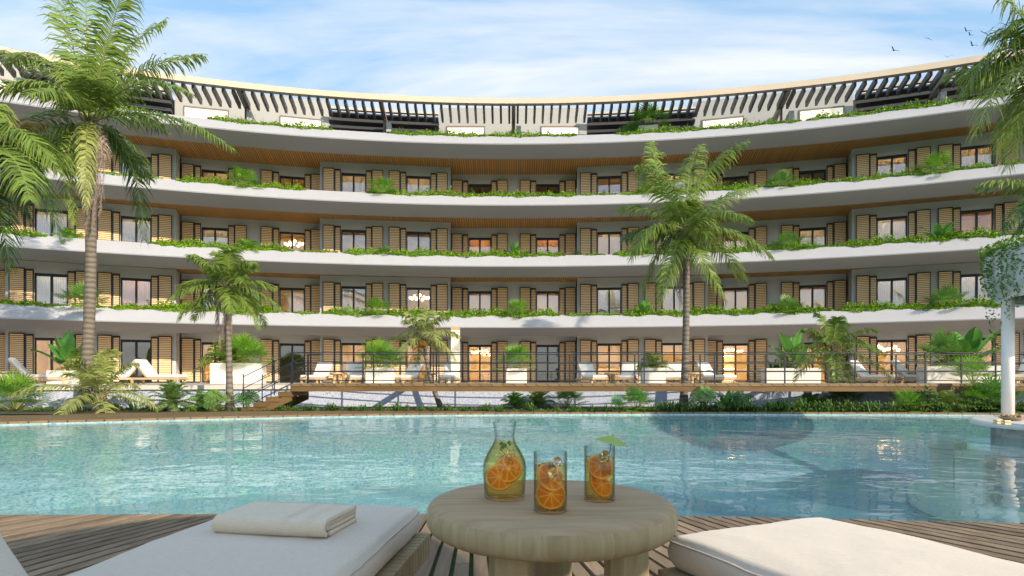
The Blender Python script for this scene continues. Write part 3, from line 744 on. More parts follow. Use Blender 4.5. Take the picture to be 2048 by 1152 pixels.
big = [(I(d1, (150, 110, .3), (112, -60, 1.0)),), (I(d1, (205, 100, -.5), (262, -70, -1.2)),), (I(d1, (172, 60, .6), (170, -80, 1.6)),),
       (I(d1, (110, 110, 1.0), (-20, 105, 2.2)),), (I(d1, (90, 120, -.8), (-70, 200, -1.8)),), (I(d1, (100, 60, -.3), (10, 130, .5)), dict(ll=.6)),
       (I(d1, (250, 120, .6), (405, 112, 1.4)),), (I(d1, (270, 120, -1.0), (385, 190, -2.0)), dict(ll=.6)),
       (I(d1, (320, 190, -.8), (468, 300, -1.4)),), (I(d1, (275, 250, .7), (288, 480, 1.4)), dict(base=G_DARK, hang=.9)),
       (I(d1, (80, 190, .9), (-10, 350, 1.5)), dict(base=G_DARK)), (I(d1, (110, 250, -.7), (150, 450, -1.1)), dict(ll=.6, hang=1.0)),
       (I(d1, (170, 230, -1.2), (172, 420, -1.5)), dict(ll=.55, hang=1.2, base=G_PALE)), (I(d1, (60, 260, .3), (40, 420, .6)), dict(base=G_DARK, hang=1.0)),
       (I(d1, (240, 200, 2.0), (330, 260, 3.2)), dict(base=G_DARK)), (I(d1, (190, 150, 2.0), (240, 60, 3.0)),), (I(d1, (140, 160, -1.8), (60, 190, -3.0)),),
       (I(d1, (200, 120, 1.2), (330, 40, 2.2)),)]
palm('coconut_palm', at(170, 806, d1)*1.0, at(178, 245, d1), .142, .115, 'tallest coconut palm on the left, its big crown rising above the roof line', spec=big, auto=(2.6, 4, dict(K, ll=.8, nleaf=70)),
     skirt=[(.28, -.45, 3.0), (.40, -.3, 2.8), (.26, -.2, 2.9), (-.20, -.3, 2.5), (-.16, -.45, 2.2), (.50, -.2, 2.5), (.34, -.5, 3.1), (.44, -.4, 2.9), (.52, -.35, 2.2), (.22, -.5, 2.6)], seed=4, curve=.10)
K2 = dict(nleaf=90, ll=.92, wid=.045, hang=.8, tipbrown=.25, stem=.03)
dl = 13.0
left = [(I(dl, (50, 240, 0), (120, 470, .2)), dict(base=G_DARK)), (I(dl, (30, 200, -.6), (115, 340, -.8)),), (I(dl, (-10, 330, 0), (20, 540, 0)), dict(base=G_DARK)), (I(dl, (20, 300, .8), (60, 450, 1.0)), dict(base=G_DARK)),
        (I(dl, (0, 240, .8), (80, 290, 1.8)),), (I(dl, (-150, 240, 0), (-260, 400, 0)),), (I(dl, (-120, 150, .5), (-230, 160, 1)),), (I(dl, (-60, 120, 0), (-70, 0, 0)),), (I(dl, (-60, 400, 0), (-40, 560, 0)),), (I(dl, (30, 260, -1.2), (60, 400, -2.0)), dict(base=G_PALM))]
palm('coconut_palm', at(-85, 818, dl), at(-60, 300, dl), .17, .13, 'coconut palm at the left picture edge, only its drooping fronds showing', spec=left, auto=(2.4, 5, K2), seed=9)
K3 = dict(nleaf=60, ll=.50, wid=.032, hang=.65, tipbrown=.25, stem=.02, base=G_PALM)
palm('coconut_palm', (at(460, 812, 15.2)[0], 15.2, -.03), at(455, 572, 15.2), .085, .06, 'slim palm with a brown dead skirt beside the timber stair', auto=(1.72, 18, dict(K3, ll=.47, nleaf=54)),
     skirt=[(-.16, -.1, 1.6), (-.05, .1, 1.7), (-.24, 0, 1.4), (.08, .05, 1.5), (-.12, .12, 1.65)], seed=12)
K4 = dict(nleaf=38, ll=.42, wid=.034, hang=.7, tipbrown=.15, base=G_PALE, stem=.02)
palm('coconut_palm', (at(882, 806, 17.1)[0], 17.1, -.03), at(848, 668, 17.0), .065, .045, 'pale young palm with a leaning trunk and orange coconuts behind the walkway', auto=(1.28, 12, K4), seed=21, coco=7, curve=-.12)
K5 = dict(nleaf=84, ll=.70, wid=.036, hang=.75, tipbrown=.3, base=G_PALM, stem=.026)
d5 = 16.95
mid = [(I(d5, (1320, 380, .5), (1302, 285, 1.2)),), (I(d5, (1385, 340, -.3), (1490, 285, -.8)),), (I(d5, (1290, 420, -.8), (1262, 520, -1.0)), dict(hang=.8)), (I(d5, (1290, 400, .8), (1240, 420, 1.8)),),
       (I(d5, (1440, 380, .6), (1510, 375, 1.4)),), (I(d5, (1460, 440, -.6), (1545, 515, -1.0)),), (I(d5, (1430, 470, .4), (1490, 560, .8)),), (I(d5, (1310, 480, .3), (1285, 590, .5)), dict(hang=1.0)),
       (I(d5, (1335, 360, -1.2), (1280, 330, -2.4)),), (I(d5, (1370, 340, 1.0), (1400, 290, 2.2)),), (I(d5, (1400, 500, -1.0), (1450, 600, -1.2)), dict(hang=1.0)), (I(d5, (1340, 500, -1.2), (1320, 600, -1.5)), dict(hang=1.0)),
       (I(d5, (1290, 450, 1.0), (1250, 480, 2.0)), dict(base=G_DARK)), (I(d5, (1420, 400, -1.5), (1500, 440, -2.6)),)]
palm('coconut_palm', (at(1367, 812, d5)[0], d5, -.03), at(1372, 460, d5), .105, .085, 'tall palm standing alone in front of the middle of the building', spec=mid, auto=(1.3, 5, K5),
     skirt=[(-.22, -.1, 2.0), (-.10, .1, 2.1), (-.30, 0, 1.8), (-.16, .1, 2.2), (-.05, -.05, 1.6)], seed=31, curve=.04)
palm('coconut_palm', (at(1667, 812, 16.4)[0], 16.4, -.03), at(1665, 695, 16.4), .065, .05, 'short slender palm growing up in front of the terrace on the right', auto=(1.75, 16, dict(K3, ll=.36, nleaf=50)), seed=41)
K7 = dict(nleaf=46, ll=.40, wid=.030, hang=.5, tipbrown=.2, base=G_PALE, stem=.022)
palm('coconut_palm', (at(205, 812, 14.6)[0], 14.6, -.03), (at(200, 790, 14.5)[0], 14.5, .42), .13, .11, 'low trunkless young palm with arching fronds by the left walkway', auto=(2.1, 15, dict(K7), 88), seed=52)
d9 = 16.0
def roff(d, cx, cy, L): return None
rt = [(I(d9, (1990, 50, 0), (1925, 190, .2)),), (I(d9, (2010, 100, -.8), (1950, 270, -.8)),), (I(d9, (2040, 20, .4), (1990, -30, .8)),), (I(d9, (1970, 140, .8), (1915, 150, 1.6)),), (I(d9, (2050, 200, 0), (2015, 340, 0)),), (I(d9, (2060, 0, 0), (2020, 60, -.5)), dict(ll=.6)),
      (I(d9, (2180, 60, 0), (2290, 180, 0)),), (I(d9, (2150, -20, .5), (2200, -80, 1)),), (I(d9, (2030, 220, .6), (1995, 300, 1.0)),)]
palm('coconut_palm', (at(2070, 812, d9)[0], d9, F1), at(2095, 115, d9), .17, .13, 'tallest palm at the right picture edge, its fronds hanging beside the roof', spec=rt, auto=(2.6, 7, dict(K, nleaf=56)), seed=61, curve=-.25)
d10 = 13.5
rl = [(I(d10, (2030, 350, 0), (1955, 372, .2)),), (I(d10, (2050, 380, -.5), (2005, 470, -.6)), dict(base=G_DARK)), (I(d10, (2070, 420, .5), (2020, 480, .6)), dict(base=G_DARK)), (I(d10, (2160, 350, 0), (2240, 420, 0)),), (I(d10, (2150, 300, 0), (2180, 250, 0)),)]
palm('coconut_palm', (at(2120, 812, d10)[0], d10, -.03), at(2110, 395, d10), .14, .10, 'lower palm at the right edge above the vine covered canopy', spec=rl, auto=(1.5, 4, dict(K2, nleaf=40, ll=.5)), seed=71)

# ---- shrub kinds (shared meshes)
def fanleaf(m, r, p, d, up, R, n=15, base=G_PALM, w=.10):
    d = d.normalized(); sd = d.cross(up).normalized() if abs(d.dot(up)) < .98 else Vector((1, 0, 0)); nn = sd.cross(d)
    for i in range(n):
        a = R_(lerp(-115, 115, i/(n-1))); v = d*math.cos(a)+sd*math.sin(a); L = R*(1-.25*abs(a)/2)*r.uniform(.9, 1.05)
        v2 = (v+Vector((0, 0, -.35))+nn*.1).normalized(); wv = v.cross(nn).normalized()*R*w*.5; c = lc(r, base, .25); c2 = lc(r, (base[0]*1.5, base[1]*1.3, base[2]), .2, .15)
        q = [m.vert(p, c), m.vert(p+v*L*.55+wv, c), m.vert(p+v*L*.55-wv, c), m.vert(p+v*L*.55+v2*L*.45, c2)]
        m.face((q[0], q[1], q[2])); m.face((q[2], q[1], q[3]))
def sh_fan(seed, H=.95, n=26, base=G_BRIGHT):
    r = random.Random(seed); m = MB().use(leafs)
    for i in range(n):
        a = i*2.4; e = R_(lerp(85, 5, (i/n)**.8)+r.uniform(-8, 8)); d = Vector((math.cos(a)*math.cos(e), math.sin(a)*math.cos(e), math.sin(e))); L = H*r.uniform(.5, .72)
        p = d*L; m.col = STEM; m.bar((0, 0, 0), p, .012); m.col = None
        fanleaf(m, r, p, (d+Vector((0, 0, -.25))).normalized(), Vector((0, 0, 1)), H*r.uniform(.36, .46), base=base)
    return m.mesh('fan_palm')
def sh_areca(seed, H=1.1, n=22, base=G_BRIGHT):
    r = random.Random(seed); m = MB().use(leafs)
    auto_fronds(m, r, (0, 0, .05), H*1.15, n, emax=84, emin=20, nleaf=20, ll=H*.26, wid=.03, base=base, tipbrown=.05, hang=.5, stem=.01)
    return m.mesh('areca')
def sh_banana(seed, H=1.1, n=9, base=(.10, .30, .05)):
    r = random.Random(seed); m = MB().use(leafs)
    for i in range(n):
        a = i*2.4; e = R_(lerp(86, 38, i/n)+r.uniform(-6, 6)); h = Vector((math.cos(a), math.sin(a), 0)); L = H*r.uniform(.75, 1.0); P = []
        c = Vector((0, 0, 0)); v = h*math.cos(e)+Vector((0, 0, math.sin(e)))
        for k in range(9): P.append(c.copy()); c += v*L/8; v = (v+h*.05+Vector((0, 0, -.09*k/3))).normalized()
        sd = v.cross(Vector((0, 0, 1))).normalized(); m.col = STEM; m.tube(P, .009, 4, False); m.col = None
        W = [0, 0, .0, .10, .13, .135, .12, .08, .0]
        for s in (-1, 1):
            col = lc(r, base, .25); prev = None
            for k in range(2, 9):
                q = m.vert(P[k], col); q2 = m.vert(P[k]+sd*s*W[k]*H+Vector((0, 0, .03*H)), lc(r, base, .2))
                if prev: m.face((prev[0], q, q2, prev[1]))
                prev = (q, q2)
    return m.mesh('banana_plant')
def sh_strap(seed, H=.35, n=46, base=G_DARK):
    r = random.Random(seed); m = MB().use(leafs)
    for i in range(n):
        a = r.uniform(0, 6.28); h = Vector((math.cos(a), math.sin(a), 0)); e = R_(r.uniform(35, 85)); L = H*r.uniform(.8, 1.25); o = Vector((r.uniform(-.10, .10), r.uniform(-.10, .10), 0)); v = h*math.cos(e)+Vector((0, 0, math.sin(e)))
        sd = v.cross(Vector((0, 0, 1))).normalized()*.018; p1 = o+v*L*.5; p2 = p1+(v+Vector((0, 0, -.5))).normalized()*L*.35; p3 = p2+(v+Vector((0, 0, -1.4))).normalized()*L*.25; c = lc(r, base, .35); c2 = lc(r, (base[0]*1.7, base[1]*1.4, base[2]), .2)
        q = [m.vert(o-sd, c), m.vert(o+sd, c), m.vert(p1+sd, c), m.vert(p1-sd, c), m.vert(p2+sd*.7, c2), m.vert(p2-sd*.7, c2), m.vert(p3, c2)]
        m.face(q[:4]); m.face((q[3], q[2], q[4], q[5])); m.face((q[5], q[4], q[6]))
    return m.mesh('strap_plant')
def leafquad(m, r, p, s, base, down=.0, br=0):
    d = Vector((r.gauss(0, 1), r.gauss(0, 1), r.gauss(0, 1)-down)).normalized(); e = d.cross(Vector((r.gauss(0, 1), r.gauss(0, 1), r.gauss(0, 1)))).normalized(); c = lc(r, base, .35, br)
    q = [m.vert(p-d*s*.5, c), m.vert(p+e*s*.36, c), m.vert(p+d*s*.6, c), m.vert(p-e*s*.36, c)]; m.face(q)
def sh_bush(seed, H=.6, n=320, base=G_DARK, s=.06, flat=1):
    r = random.Random(seed); m = MB().use(leafs)
    for i in range(n):
        d = Vector((r.gauss(0, 1), r.gauss(0, 1), r.gauss(0, 1))).normalized()*r.uniform(.45, 1)*(1+.3*math.sin(5*r.random()))
        p = Vector((d.x*H*.42, d.y*H*.42, H*.45+d.z*H*.48*flat)); leafquad(m, r, p, s*r.uniform(.7, 1.4), base)
    for i in range(5): m.col = (.1, .07, .04); m.bar((0, 0, 0), (r.uniform(-.2, .2)*H, r.uniform(-.2, .2)*H, H*.6), .012)
    m.col = None
    return m.mesh('bush')
def sh_monstera(seed, H=.6, n=16, base=(.07, .17, .04)):
    r = random.Random(seed); m = MB().use(leafs)
    for i in range(n):
        a = i*2.4+r.uniform(-.3, .3); e = R_(lerp(85, 25, i/n)); d = Vector((math.cos(a)*math.cos(e), math.sin(a)*math.cos(e), math.sin(e))); L = H*r.uniform(.6, .95); p = d*L; m.col = STEM; m.bar((0, 0, 0), p, .01); m.col = None
        f = (Vector((math.cos(a), math.sin(a), 0))*.8+Vector((0, 0, -.7))).normalized(); sd = f.cross(Vector((0, 0, 1))).normalized(); R = H*.26*r.uniform(.8, 1.2); c = lc(r, base, .4); cc = m.vert(p, c)
        for s in (-1, 1):
            for k in range(6):
                a0, a1 = R_(5+k*27), R_(5+k*27+20); rad = R*(1.25-.09*k)
                m.face((cc, m.vert(p+(f*math.cos(a0)+sd*s*math.sin(a0))*rad, c), m.vert(p+(f*math.cos(a1)+sd*s*math.sin(a1))*rad*.97, c)))
    return m.mesh('monstera')
def sh_cycad(seed, H=.85):
    r = random.Random(seed); m = MB().use(leafs)
    auto_fronds(m, r, (0, 0, .22), .95, 34, emax=80, emin=-8, nleaf=34, ll=.17, wid=.016, base=(.11, .22, .05), tipbrown=0, hang=.25, stem=.011)
    m.use(trunkm); m.tube([(0, 0, 0), (0, 0, .25)], [.13, .10], 12); return m.mesh('cycad')
def sh_lav(seed, H=.35):
    r = random.Random(seed); m = MB().use(leafs)
    for i in range(420):
        d = Vector((r.gauss(0, .33), r.gauss(0, .12), r.gauss(0, .10))); leafquad(m, r, d+Vector((0, -.12, .02)), .045, (.42, .32, .48) if r.random() < .6 else G_VINE)
    return m.mesh('lavender')
SH = dict(fan=[sh_fan(1), sh_fan(2), sh_fan(3, base=(.12, .28, .05))], areca=[sh_areca(4), sh_areca(5, base=G_PALM)], banana=[sh_banana(6), sh_banana(7)], strap=[sh_strap(8), sh_strap(9), sh_strap(10, base=(.09, .17, .04))],
          bush=[sh_bush(11), sh_bush(12, base=(.20, .24, .05))], monstera=[sh_monstera(13), sh_monstera(14, base=(.14, .26, .06))], cycad=[sh_cycad(15)], lav=[sh_lav(16)], small=[sh_fan(17, H=.5, n=12, base=(.12, .34, .12))])
NAMES = dict(fan='fan_palm', areca='areca_palm', banana='banana_plant', strap='strap_leaf_plant', bush='leafy_bush', monstera='monstera', cycad='cycad', lav='flowering_plant', small='small_palm')
CATS = dict(fan='shrub', areca='shrub', banana='plant', strap='plant', bush='bush', monstera='plant', cycad='cycad', lav='flowers', small='shrub')
rs = random.Random(99)
def plant(kind, var, loc, scale, lab, group, sc3=None):
    o = bpy.data.objects.new(NAMES[kind], SH[kind][var % len(SH[kind])]); sc.collection.objects.link(o); o.location = loc; o.scale = sc3 or (scale,)*3; o.rotation_euler = (0, 0, rs.uniform(0, 6.28) if kind != 'lav' else 0)
    return tag(o, lab, CATS[kind], group)
def on_parapet(px, fl, R=56.0):
    """point on the parapet planter of floor fl seen at column px"""
    th = 0
    for _ in range(30):
        p = pol(th, R, 0); x = 1024+1160*p.x/p.y; th += (px-x)/1160*R_(1)**-1*.35*.6
    return pol(th, R, floor_z(fl)+.36), th
FN = {2: 'lowest planted balcony', 3: 'middle planted balcony', 4: 'upper planted balcony', 5: 'roof terrace'}
PL = [ # px, floor, kind, var, scale, label
 (488, 4, 'fan', 0, 1.25, 'round bright fan palm on the upper balcony, leftmost of its row'), (766, 4, 'fan', 1, 1.2, 'round fan palm on the upper balcony left of the centre bay'), (1037, 4, 'areca', 0, .62, 'small feathery palm in the centre of the upper balcony'),
 (960, 4, 'bush', 1, .55, 'yellow green tuft spilling over the upper balcony edge'), (1208, 4, 'bush', 0, .85, 'dark leafy bush on the upper balcony edge right of centre'), (1292, 4, 'areca', 0, .85, 'bright palm on the upper balcony half hidden by the tall palm'), (1563, 4, 'fan', 2, 1.1, 'wide fan palm on the upper balcony right of the tall palm'),
 (1632, 4, 'small', 0, .8, 'tiny palm beside a dark window of the upper balcony'), (1872, 4, 'fan', 0, 1.25, 'fan palm on the upper balcony, rightmost of its row'), (640, 4, 'small', 0, .5, 'tiny pale plant at the left block edge of the upper balcony'), (718, 4, 'bush', 1, .3, 'tiny yellow tuft on the upper balcony'),
 (495, 3, 'areca', 0, 1.0, 'bright palm on the middle balcony behind the slim palm crown'), (771, 3, 'fan', 2, .75, 'low fan palm on the middle balcony left of centre'), (717, 3, 'small', 0, .75, 'small fern like plant beside the low fan palm of the middle balcony'), (1030, 3, 'banana', 0, .95, 'upright banana plant in the centre of the middle balcony'), (1154, 3, 'bush', 0, .95, 'dark leafy bush on the middle balcony edge right of the banana plant'),
 (1290, 3, 'fan', 2, 1.0, 'fan palm on the middle balcony behind the tall palm fronds'), (1215, 3, 'lav', 0, 1, 'mauve flowering plant trailing on the middle balcony'), (1574, 3, 'fan', 2, 1.2, 'wide fan palm on the middle balcony right of the tall palm'), (1540, 3, 'bush', 0, .5, 'small dark bush beside the wide fan palm of the middle balcony'), (1634, 3, 'small', 0, .6, 'tiny palm on the middle balcony right of the wide fan palm'), (1878, 3, 'banana', 1, 1.1, 'bright broad leaved plant on the middle balcony at the far right'), (1900, 3, 'areca', 0, .85, 'yellow green palm beside the broad leaved plant at the far right'), (607, 3, 'lav', 0, 1, 'mauve flowers trailing on the middle balcony at the left block edge'),
 (165, 2, 'fan', 2, 1.45, 'wide dark fan palm behind the tallest palm trunk on the lowest balcony'), (50, 2, 'banana', 1, .45, 'small broad leaved plant at the far left of the lowest balcony'), (140, 3, 'areca', 0, .9, 'bright climbing palm on the middle balcony left of the tallest trunk'), (497, 2, 'fan', 0, 1.25, 'fan palm behind the slim palm on the lowest balcony'), (568, 2, 'lav', 0, 1.1, 'mauve flowers on the lowest balcony right of the slim palm'), (578, 2, 'small', 0, .6, 'tiny palm above the mauve flowers of the lowest balcony'), (700, 2, 'lav', 0, 1.1, 'mauve flowers on the lowest balcony at the left block'),
 (755, 2, 'fan', 1, 1.25, 'fan palm on the lowest balcony left of the chandelier window'), (1034, 2, 'fan', 0, 1.2, 'fan palm in the centre of the lowest balcony'), (904, 2, 'bush', 1, .75, 'olive bush on the lowest balcony above the white pillar'), (1143, 2, 'small', 0, .7, 'small palm right of the central fan palm on the lowest balcony'), (1210, 2, 'small', 0, .5, 'tiny plant in front of a palm reflecting window of the lowest balcony'), (1290, 2, 'banana', 0, 1.1, 'banana plant on the lowest balcony left of the tall palm'),
 (1574, 2, 'fan', 2, 1.15, 'fan palm on the lowest balcony above the short slender palm'), (1893, 2, 'fan', 2, 1.35, 'broad fan palm on the lowest balcony left of the vine canopy'),
 (775, 5, 'small', 0, .5, 'tiny palm in front of dark louvres on the roof terrace, left of centre'), (682, 5, 'small', 0, .6, 'small pale plant at the left end of the dark roof louvres'), (1560, 5, 'small', 0, .6, 'small plant by the divider on the right of the roof terrace'), (1670, 5, 'small', 0, .5, 'tiny plant beside a cream roof window on the right')]
for px, fl, kind, var, s, lab in PL:
    p, th = on_parapet(px, fl); p.z -= .12
    plant(kind, var, p, s, lab, 'plants on the '+FN[fl])
# roof planter box with a fan palm
def planter(px, R, z, w_, dp, h, lab, th=None, skew=0):
    t = 0
    for _ in range(30):
        p = pol(t, R, 0); t += (px-(1024+1160*p.x/p.y))/1160*R_(1)**-1*.21
    p = pol(t, R, z); m = MB().use(concrete); q = .045; x, y = w_/2, dp/2
    m.box(-x, x, -y, -y+q, 0, h); m.box(-x, x, y-q, y, 0, h); m.box(-x, -x+q, -y+q, y-q, 0, h); m.box(x-q, x, -y+q, y-q, 0, h); m.use(soilm); m.box(-x+q, x-q, -y+q, y-q, h*.3, h-.06)
    o = m.build('planter'); o.location = p; o.rotation_euler = (0, 0, -R_(t)+skew); tag(o, lab, 'planter', 'white planter boxes'); return p+Vector((0, 0, h-.06))
p = planter(1295, 56.75, z5+.30, .98, .8, .78, 'white planter box on the roof terrace'); plant('fan', 0, p, 1.5, 'fan palm growing in the white planter box on the roof terrace', None); plant('fan', 2, p+Vector((-.85, .25, -.5)), 1.1, 'darker fan palm beside the planter box on the roof terrace', None)
for px, R, w_, dp, h, lab, ps in [
  (478, 50.9, 1.9, 1.0, .82, 'long white planter box right of the slim palm by the stair', [('areca', 1, 1.35, -.55, 'feathery palm in the left end of the planter by the stair'), ('fan', 0, 1.45, .0, 'fan palm in the middle of the planter by the stair'), ('fan', 1, 1.25, .5, 'fan palm in the right end of the planter by the stair')]),
  (762, 51.3, 1.15, 1.1, .68, 'white planter box behind the railing left of the leaning palm', [('fan', 1, 1.5, -.1, 'fan palm in the planter left of the leaning palm'), ('fan', 2, 1.2, .3, 'darker fan palm sharing the planter left of the leaning palm')]),
  (1033, 51.3, .88, .9, .64, 'white planter box behind the railing in the centre', [('fan', 0, 1.3, 0, 'fan palm in the central planter box on the terrace')]),
  (1306, 51.3, .95, .9, .66, 'white planter box behind the railing left of the tall palm trunk', [('areca', 1, 1.0, 0, 'palm in the planter left of the tall palm trunk')]),
  (1580, 51.0, 2.0, 1.2, .62, 'wide grey white planter behind the short slender palm', [('banana', 0, 1.65, .15, 'banana plant in the wide planter behind the short slender palm'), ('strap', 1, 1.5, -.6, 'strap leaves at the left end of the wide planter'), ('bush', 0, .9, -.1, 'low leafy bush under the banana plant of the wide planter')]),
  (1925, 50.6, 2.6, 1.3, .66, 'wide low planter left of the white canopy column', [('fan', 2, 1.6, -.6, 'dark fan palm in the planter left of the canopy column'), ('banana', 1, 1.75, .25, 'tall banana plant in the planter left of the canopy column'), ('areca', 0, 1.2, -.1, 'feathery palm between fan palm and banana plant near the canopy column')]),
  (150, 50.9, 1.5, .9, .5, 'white planter behind the tallest palm trunk', [('banana', 0, 1.6, -.3, 'banana plant left of the tallest palm trunk on the terrace'), ('areca', 1, 1.2, .4, 'palm behind the tallest palm trunk on the terrace')])]:
    p = planter(px, R, F1+.004, w_, dp, h, lab)
    for kind, var, s, dx, l2 in ps: plant(kind, var, p+Vector((dx, 0, -.02)), s, l2, 'plants in the terrace planters')
# ---- trailing greenery along each parapet (leaves nobody could count)
def greens(fl, runs, dens, seed):
    r = random.Random(seed); m = MB().use(leafs); z = floor_z(fl)+.41
    for (a, c, k) in runs:
        p0, t0 = on_parapet(a, fl); p1, t1 = on_parapet(c, fl); n = int((t1-t0)*R_(56)*dens*k*1.3)
        for i in range(n):
            t = r.uniform(t0, t1); u = t*56*R_(1); e = min(1, (t-t0)/.5, (t1-t)/.5)
            hgt = (.25+.08*math.sin(u*1.7+seed)+.06*math.sin(u*5.1)+.05*math.sin(u*11))*max(.3, e)*k**.5
            if r.random() < .75: R = r.uniform(55.66, 56.2); zz_ = z+r.uniform(-.05, max(.06, hgt))*r.uniform(.4, 1.15)
            else:
                q = r.random()**1.6*(.08+.06*math.sin(u*2.3+1)+.03*math.sin(u*7))*max(.3, e)*k**.5; R = 55.66-q*.95; zz_ = z-q*.98+r.uniform(0, .05)
            br = (.45, .6, .6) if r.random() < .3 else (1.0, 1, 1)
            leafquad(m, r, pol(t, R-.02, zz_), r.uniform(.055, .115), tuple(x*y for x, y in zip(G_VINE, br)), .6)
        for i in range(int((t1-t0)*56*R_(1)*2.2*k)):   # sprigs
            t = r.uniform(t0, t1); p = pol(t, r.uniform(55.7, 56.0), z+.08); d = Vector((r.uniform(-.5, .5), r.uniform(-.3, .2), 1)).normalized()
            for q in range(7): leafquad(m, r, p+d*q*.055, .05, (.28, .42, .06))
    return tag(m.build('trailing_greenery'), label='bright green trailing plants along the edge of the '+FN[fl], cat='greenery', kind='stuff')
greens(5, [(150, 300, .5), (418, 668, 1), (775, 1155, 1), (1230, 1600, 1), (1610, 1925, 1), (1940, 2060, .7)], 430, 1)
greens(4, [(60, 110, 1), (200, 330, .4), (355, 615, 1), (735, 1155, 1), (1160, 1235, .4), (1240, 1650, 1), (1655, 1990, .9), (2000, 2120, .4)], 470, 2)
greens(3, [(-60, 100, 1.1), (300, 590, 1.1), (600, 680, .4), (690, 1130, 1.2), (1165, 1210, .4), (1225, 1650, 1.1), (1655, 2010, 1.2), (2010, 2120, 1)], 480, 3)
greens(2, [(-60, 130, .7), (150, 215, .5), (222, 560, 1.3), (590, 640, .6), (645, 1120, 1.3), (1130, 1240, .5), (1245, 1660, 1.4), (1665, 2120, 1.3)], 480, 4)
# ---- planting bed between pool and terrace
soil = MB().use(soilm); ring = [(p.x, p.y) for p in far]
for (a, c) in zip(far, far[1:]): soil.poly([(a.x, max(a.y, 13.5)+.05, -.02+.012), (c.x, max(c.y, 13.5)+.05, -.02+.012), pol(math.degrees(math.atan2(c.x-CX, c.y-CY)), 43.69, -.008), pol(math.degrees(math.atan2(a.x-CX, a.y-CY)), 43.69, -.008)])
struct(soil, 'planting_bed')
BED = [(30, 14.9, 'fan', 1, 1.15, 'bushy yellow green fan palm at the far left of the pool edge'), (345, 14.9, 'cycad', 0, 1.05, 'round cycad with a short brown trunk left of the slim palm'),
 (430, 14.9, 'monstera', 1, 1.0, 'big leaved monstera left of the slim palm trunk'), (415, 15.3, 'areca', 0, .75, 'light feathery plant behind the monstera by the slim palm'), (493, 15.4, 'monstera', 0, .95, 'monstera right of the slim palm trunk under the handrail'), (575, 15.6, 'small', 0, .9, 'small bright plant under the top of the timber stair'),
 (1030, 16.9, 'areca', 0, .62, 'feathery palm under the walkway, first of the central group'), (1075, 17.2, 'areca', 1, .70, 'feathery palm under the walkway, second of the central group'), (1135, 16.9, 'fan', 2, .8, 'fan palm under the walkway, last of the central group'), (1232, 16.0, 'small', 0, .9, 'small fan plant under the walkway right of the central group'), (1272, 15.6, 'fan', 2, .75, 'dark fan palm at the water left of the tall palm trunk'),
 (1410, 15.9, 'monstera', 1, 1.15, 'tall pale monstera right of the tall palm trunk'), (1480, 15.9, 'monstera', 0, .95, 'bushy green monstera between the tall and the slender palm'), (1455, 15.7, 'banana', 0, .55, 'upright leafy plant between the two monsteras'), (1622, 16.2, 'areca', 0, .62, 'pale feathery palm left of the slender palm trunk'), (1690, 16.4, 'fan', 2, .8, 'fan palm right of the slender palm trunk'),
 (1850, 15.9, 'bush', 0, 1.15, 'large dark bush at the water on the right'), (1895, 15.6, 'areca', 1, .7, 'feathery palm beside the large dark bush on the right'), (1815, 15.6, 'fan', 0, .65, 'bright palm left of the large dark bush'), (1985, 15.3, 'fan', 2, 1.0, 'fan palm behind the white canopy column at the water'), (1960, 15.3, 'fan', 1, .85, 'wide leaved fan palm left of the canopy column at the water'), (1945, 18.4, 'fan', 0, 1.0, 'low fan palm behind the railing by the canopy column')]
for px, d, kind, var, s, lab in BED:
    if px > 1200 and 15.2 < d < 16.1: d = 14.65
    plant(kind, var, ((px-1024)/1160*d, d, -.02 if d < 17.9 else F1), s, lab, 'plants in the bed by the pool')
r = random.Random(5)
xs = [230, 262, 300, 395]+list(range(570, 1340, 27))+list(range(1340, 2060, 21))
for i, px in enumerate(xs):
    if r.random() < .10 and px < 1300: continue
    d = (15.0 if px < 560 else 14.72 if px < 1000 else 14.42)+r.uniform(-.05, .18); s = r.uniform(.48, .72)*(1.5 if px > 1300 else 1)
    plant('strap', r.randrange(3), ((px+r.uniform(-9, 9)-1024)/1160*d, d, -.02), s, 'small clump of arching dark green strap leaves in the low row along the pool', 'strap leaf clumps along the pool edge')
gc = MB().use(leafs); r = random.Random(8)
for i in range(9000):
    px = r.uniform(-60, 2150); d = (14.95 if px < 1000 else 14.35)+r.random()*.7
    if 600 < px < 1230 and r.random() < .5: continue
    leafquad(gc, r, Vector(((px-1024)/1160*d, d, r.uniform(0, .05))), r.uniform(.03, .07), (.10, .18, .03))
tag(gc.build('ground_cover'), kind='stuff')
# ---- vines on the canopy bowl
v = MB().use(leafs); r = random.Random(6)
for i in range(90):
    a = R_(r.uniform(150, 300)); Rr = 1.43; L = r.uniform(.3, 1.15) if r.random() < .8 else r.uniform(1.2, 1.9); x = 0; c = Vector((9.65, 9.6, 2.18)); q = Vector((math.cos(a), math.sin(a), 0)); dx = 0
    if a > R_(262): L *= .55
    for k in range(int(L/.035)):
        s = k*.035; dx += r.uniform(-.008, .008); rr = Rr+.05-(max(0, s-.30)*.15)
        leafquad(v, r, c+q*rr+Vector((dx, r.uniform(-.05, .02), .82-s))+Vector((r.gauss(0, .02), r.gauss(0, .02), 0)), r.uniform(.035, .065), (.12, .24, .03), .8)
for i in range(2600):
    a = R_(r.uniform(110, 320)); rr = r.uniform(1.15, 1.50); leafquad(v, r, Vector((9.65+rr*math.cos(a), 9.6+rr*math.sin(a), 3.0+r.uniform(-.05, .14))), r.uniform(.04, .07), (.14, .26, .03))
tag(v.build('hanging_vines'), label='dense green vines hanging over the left rim of the concrete canopy', cat='vines', kind='stuff')
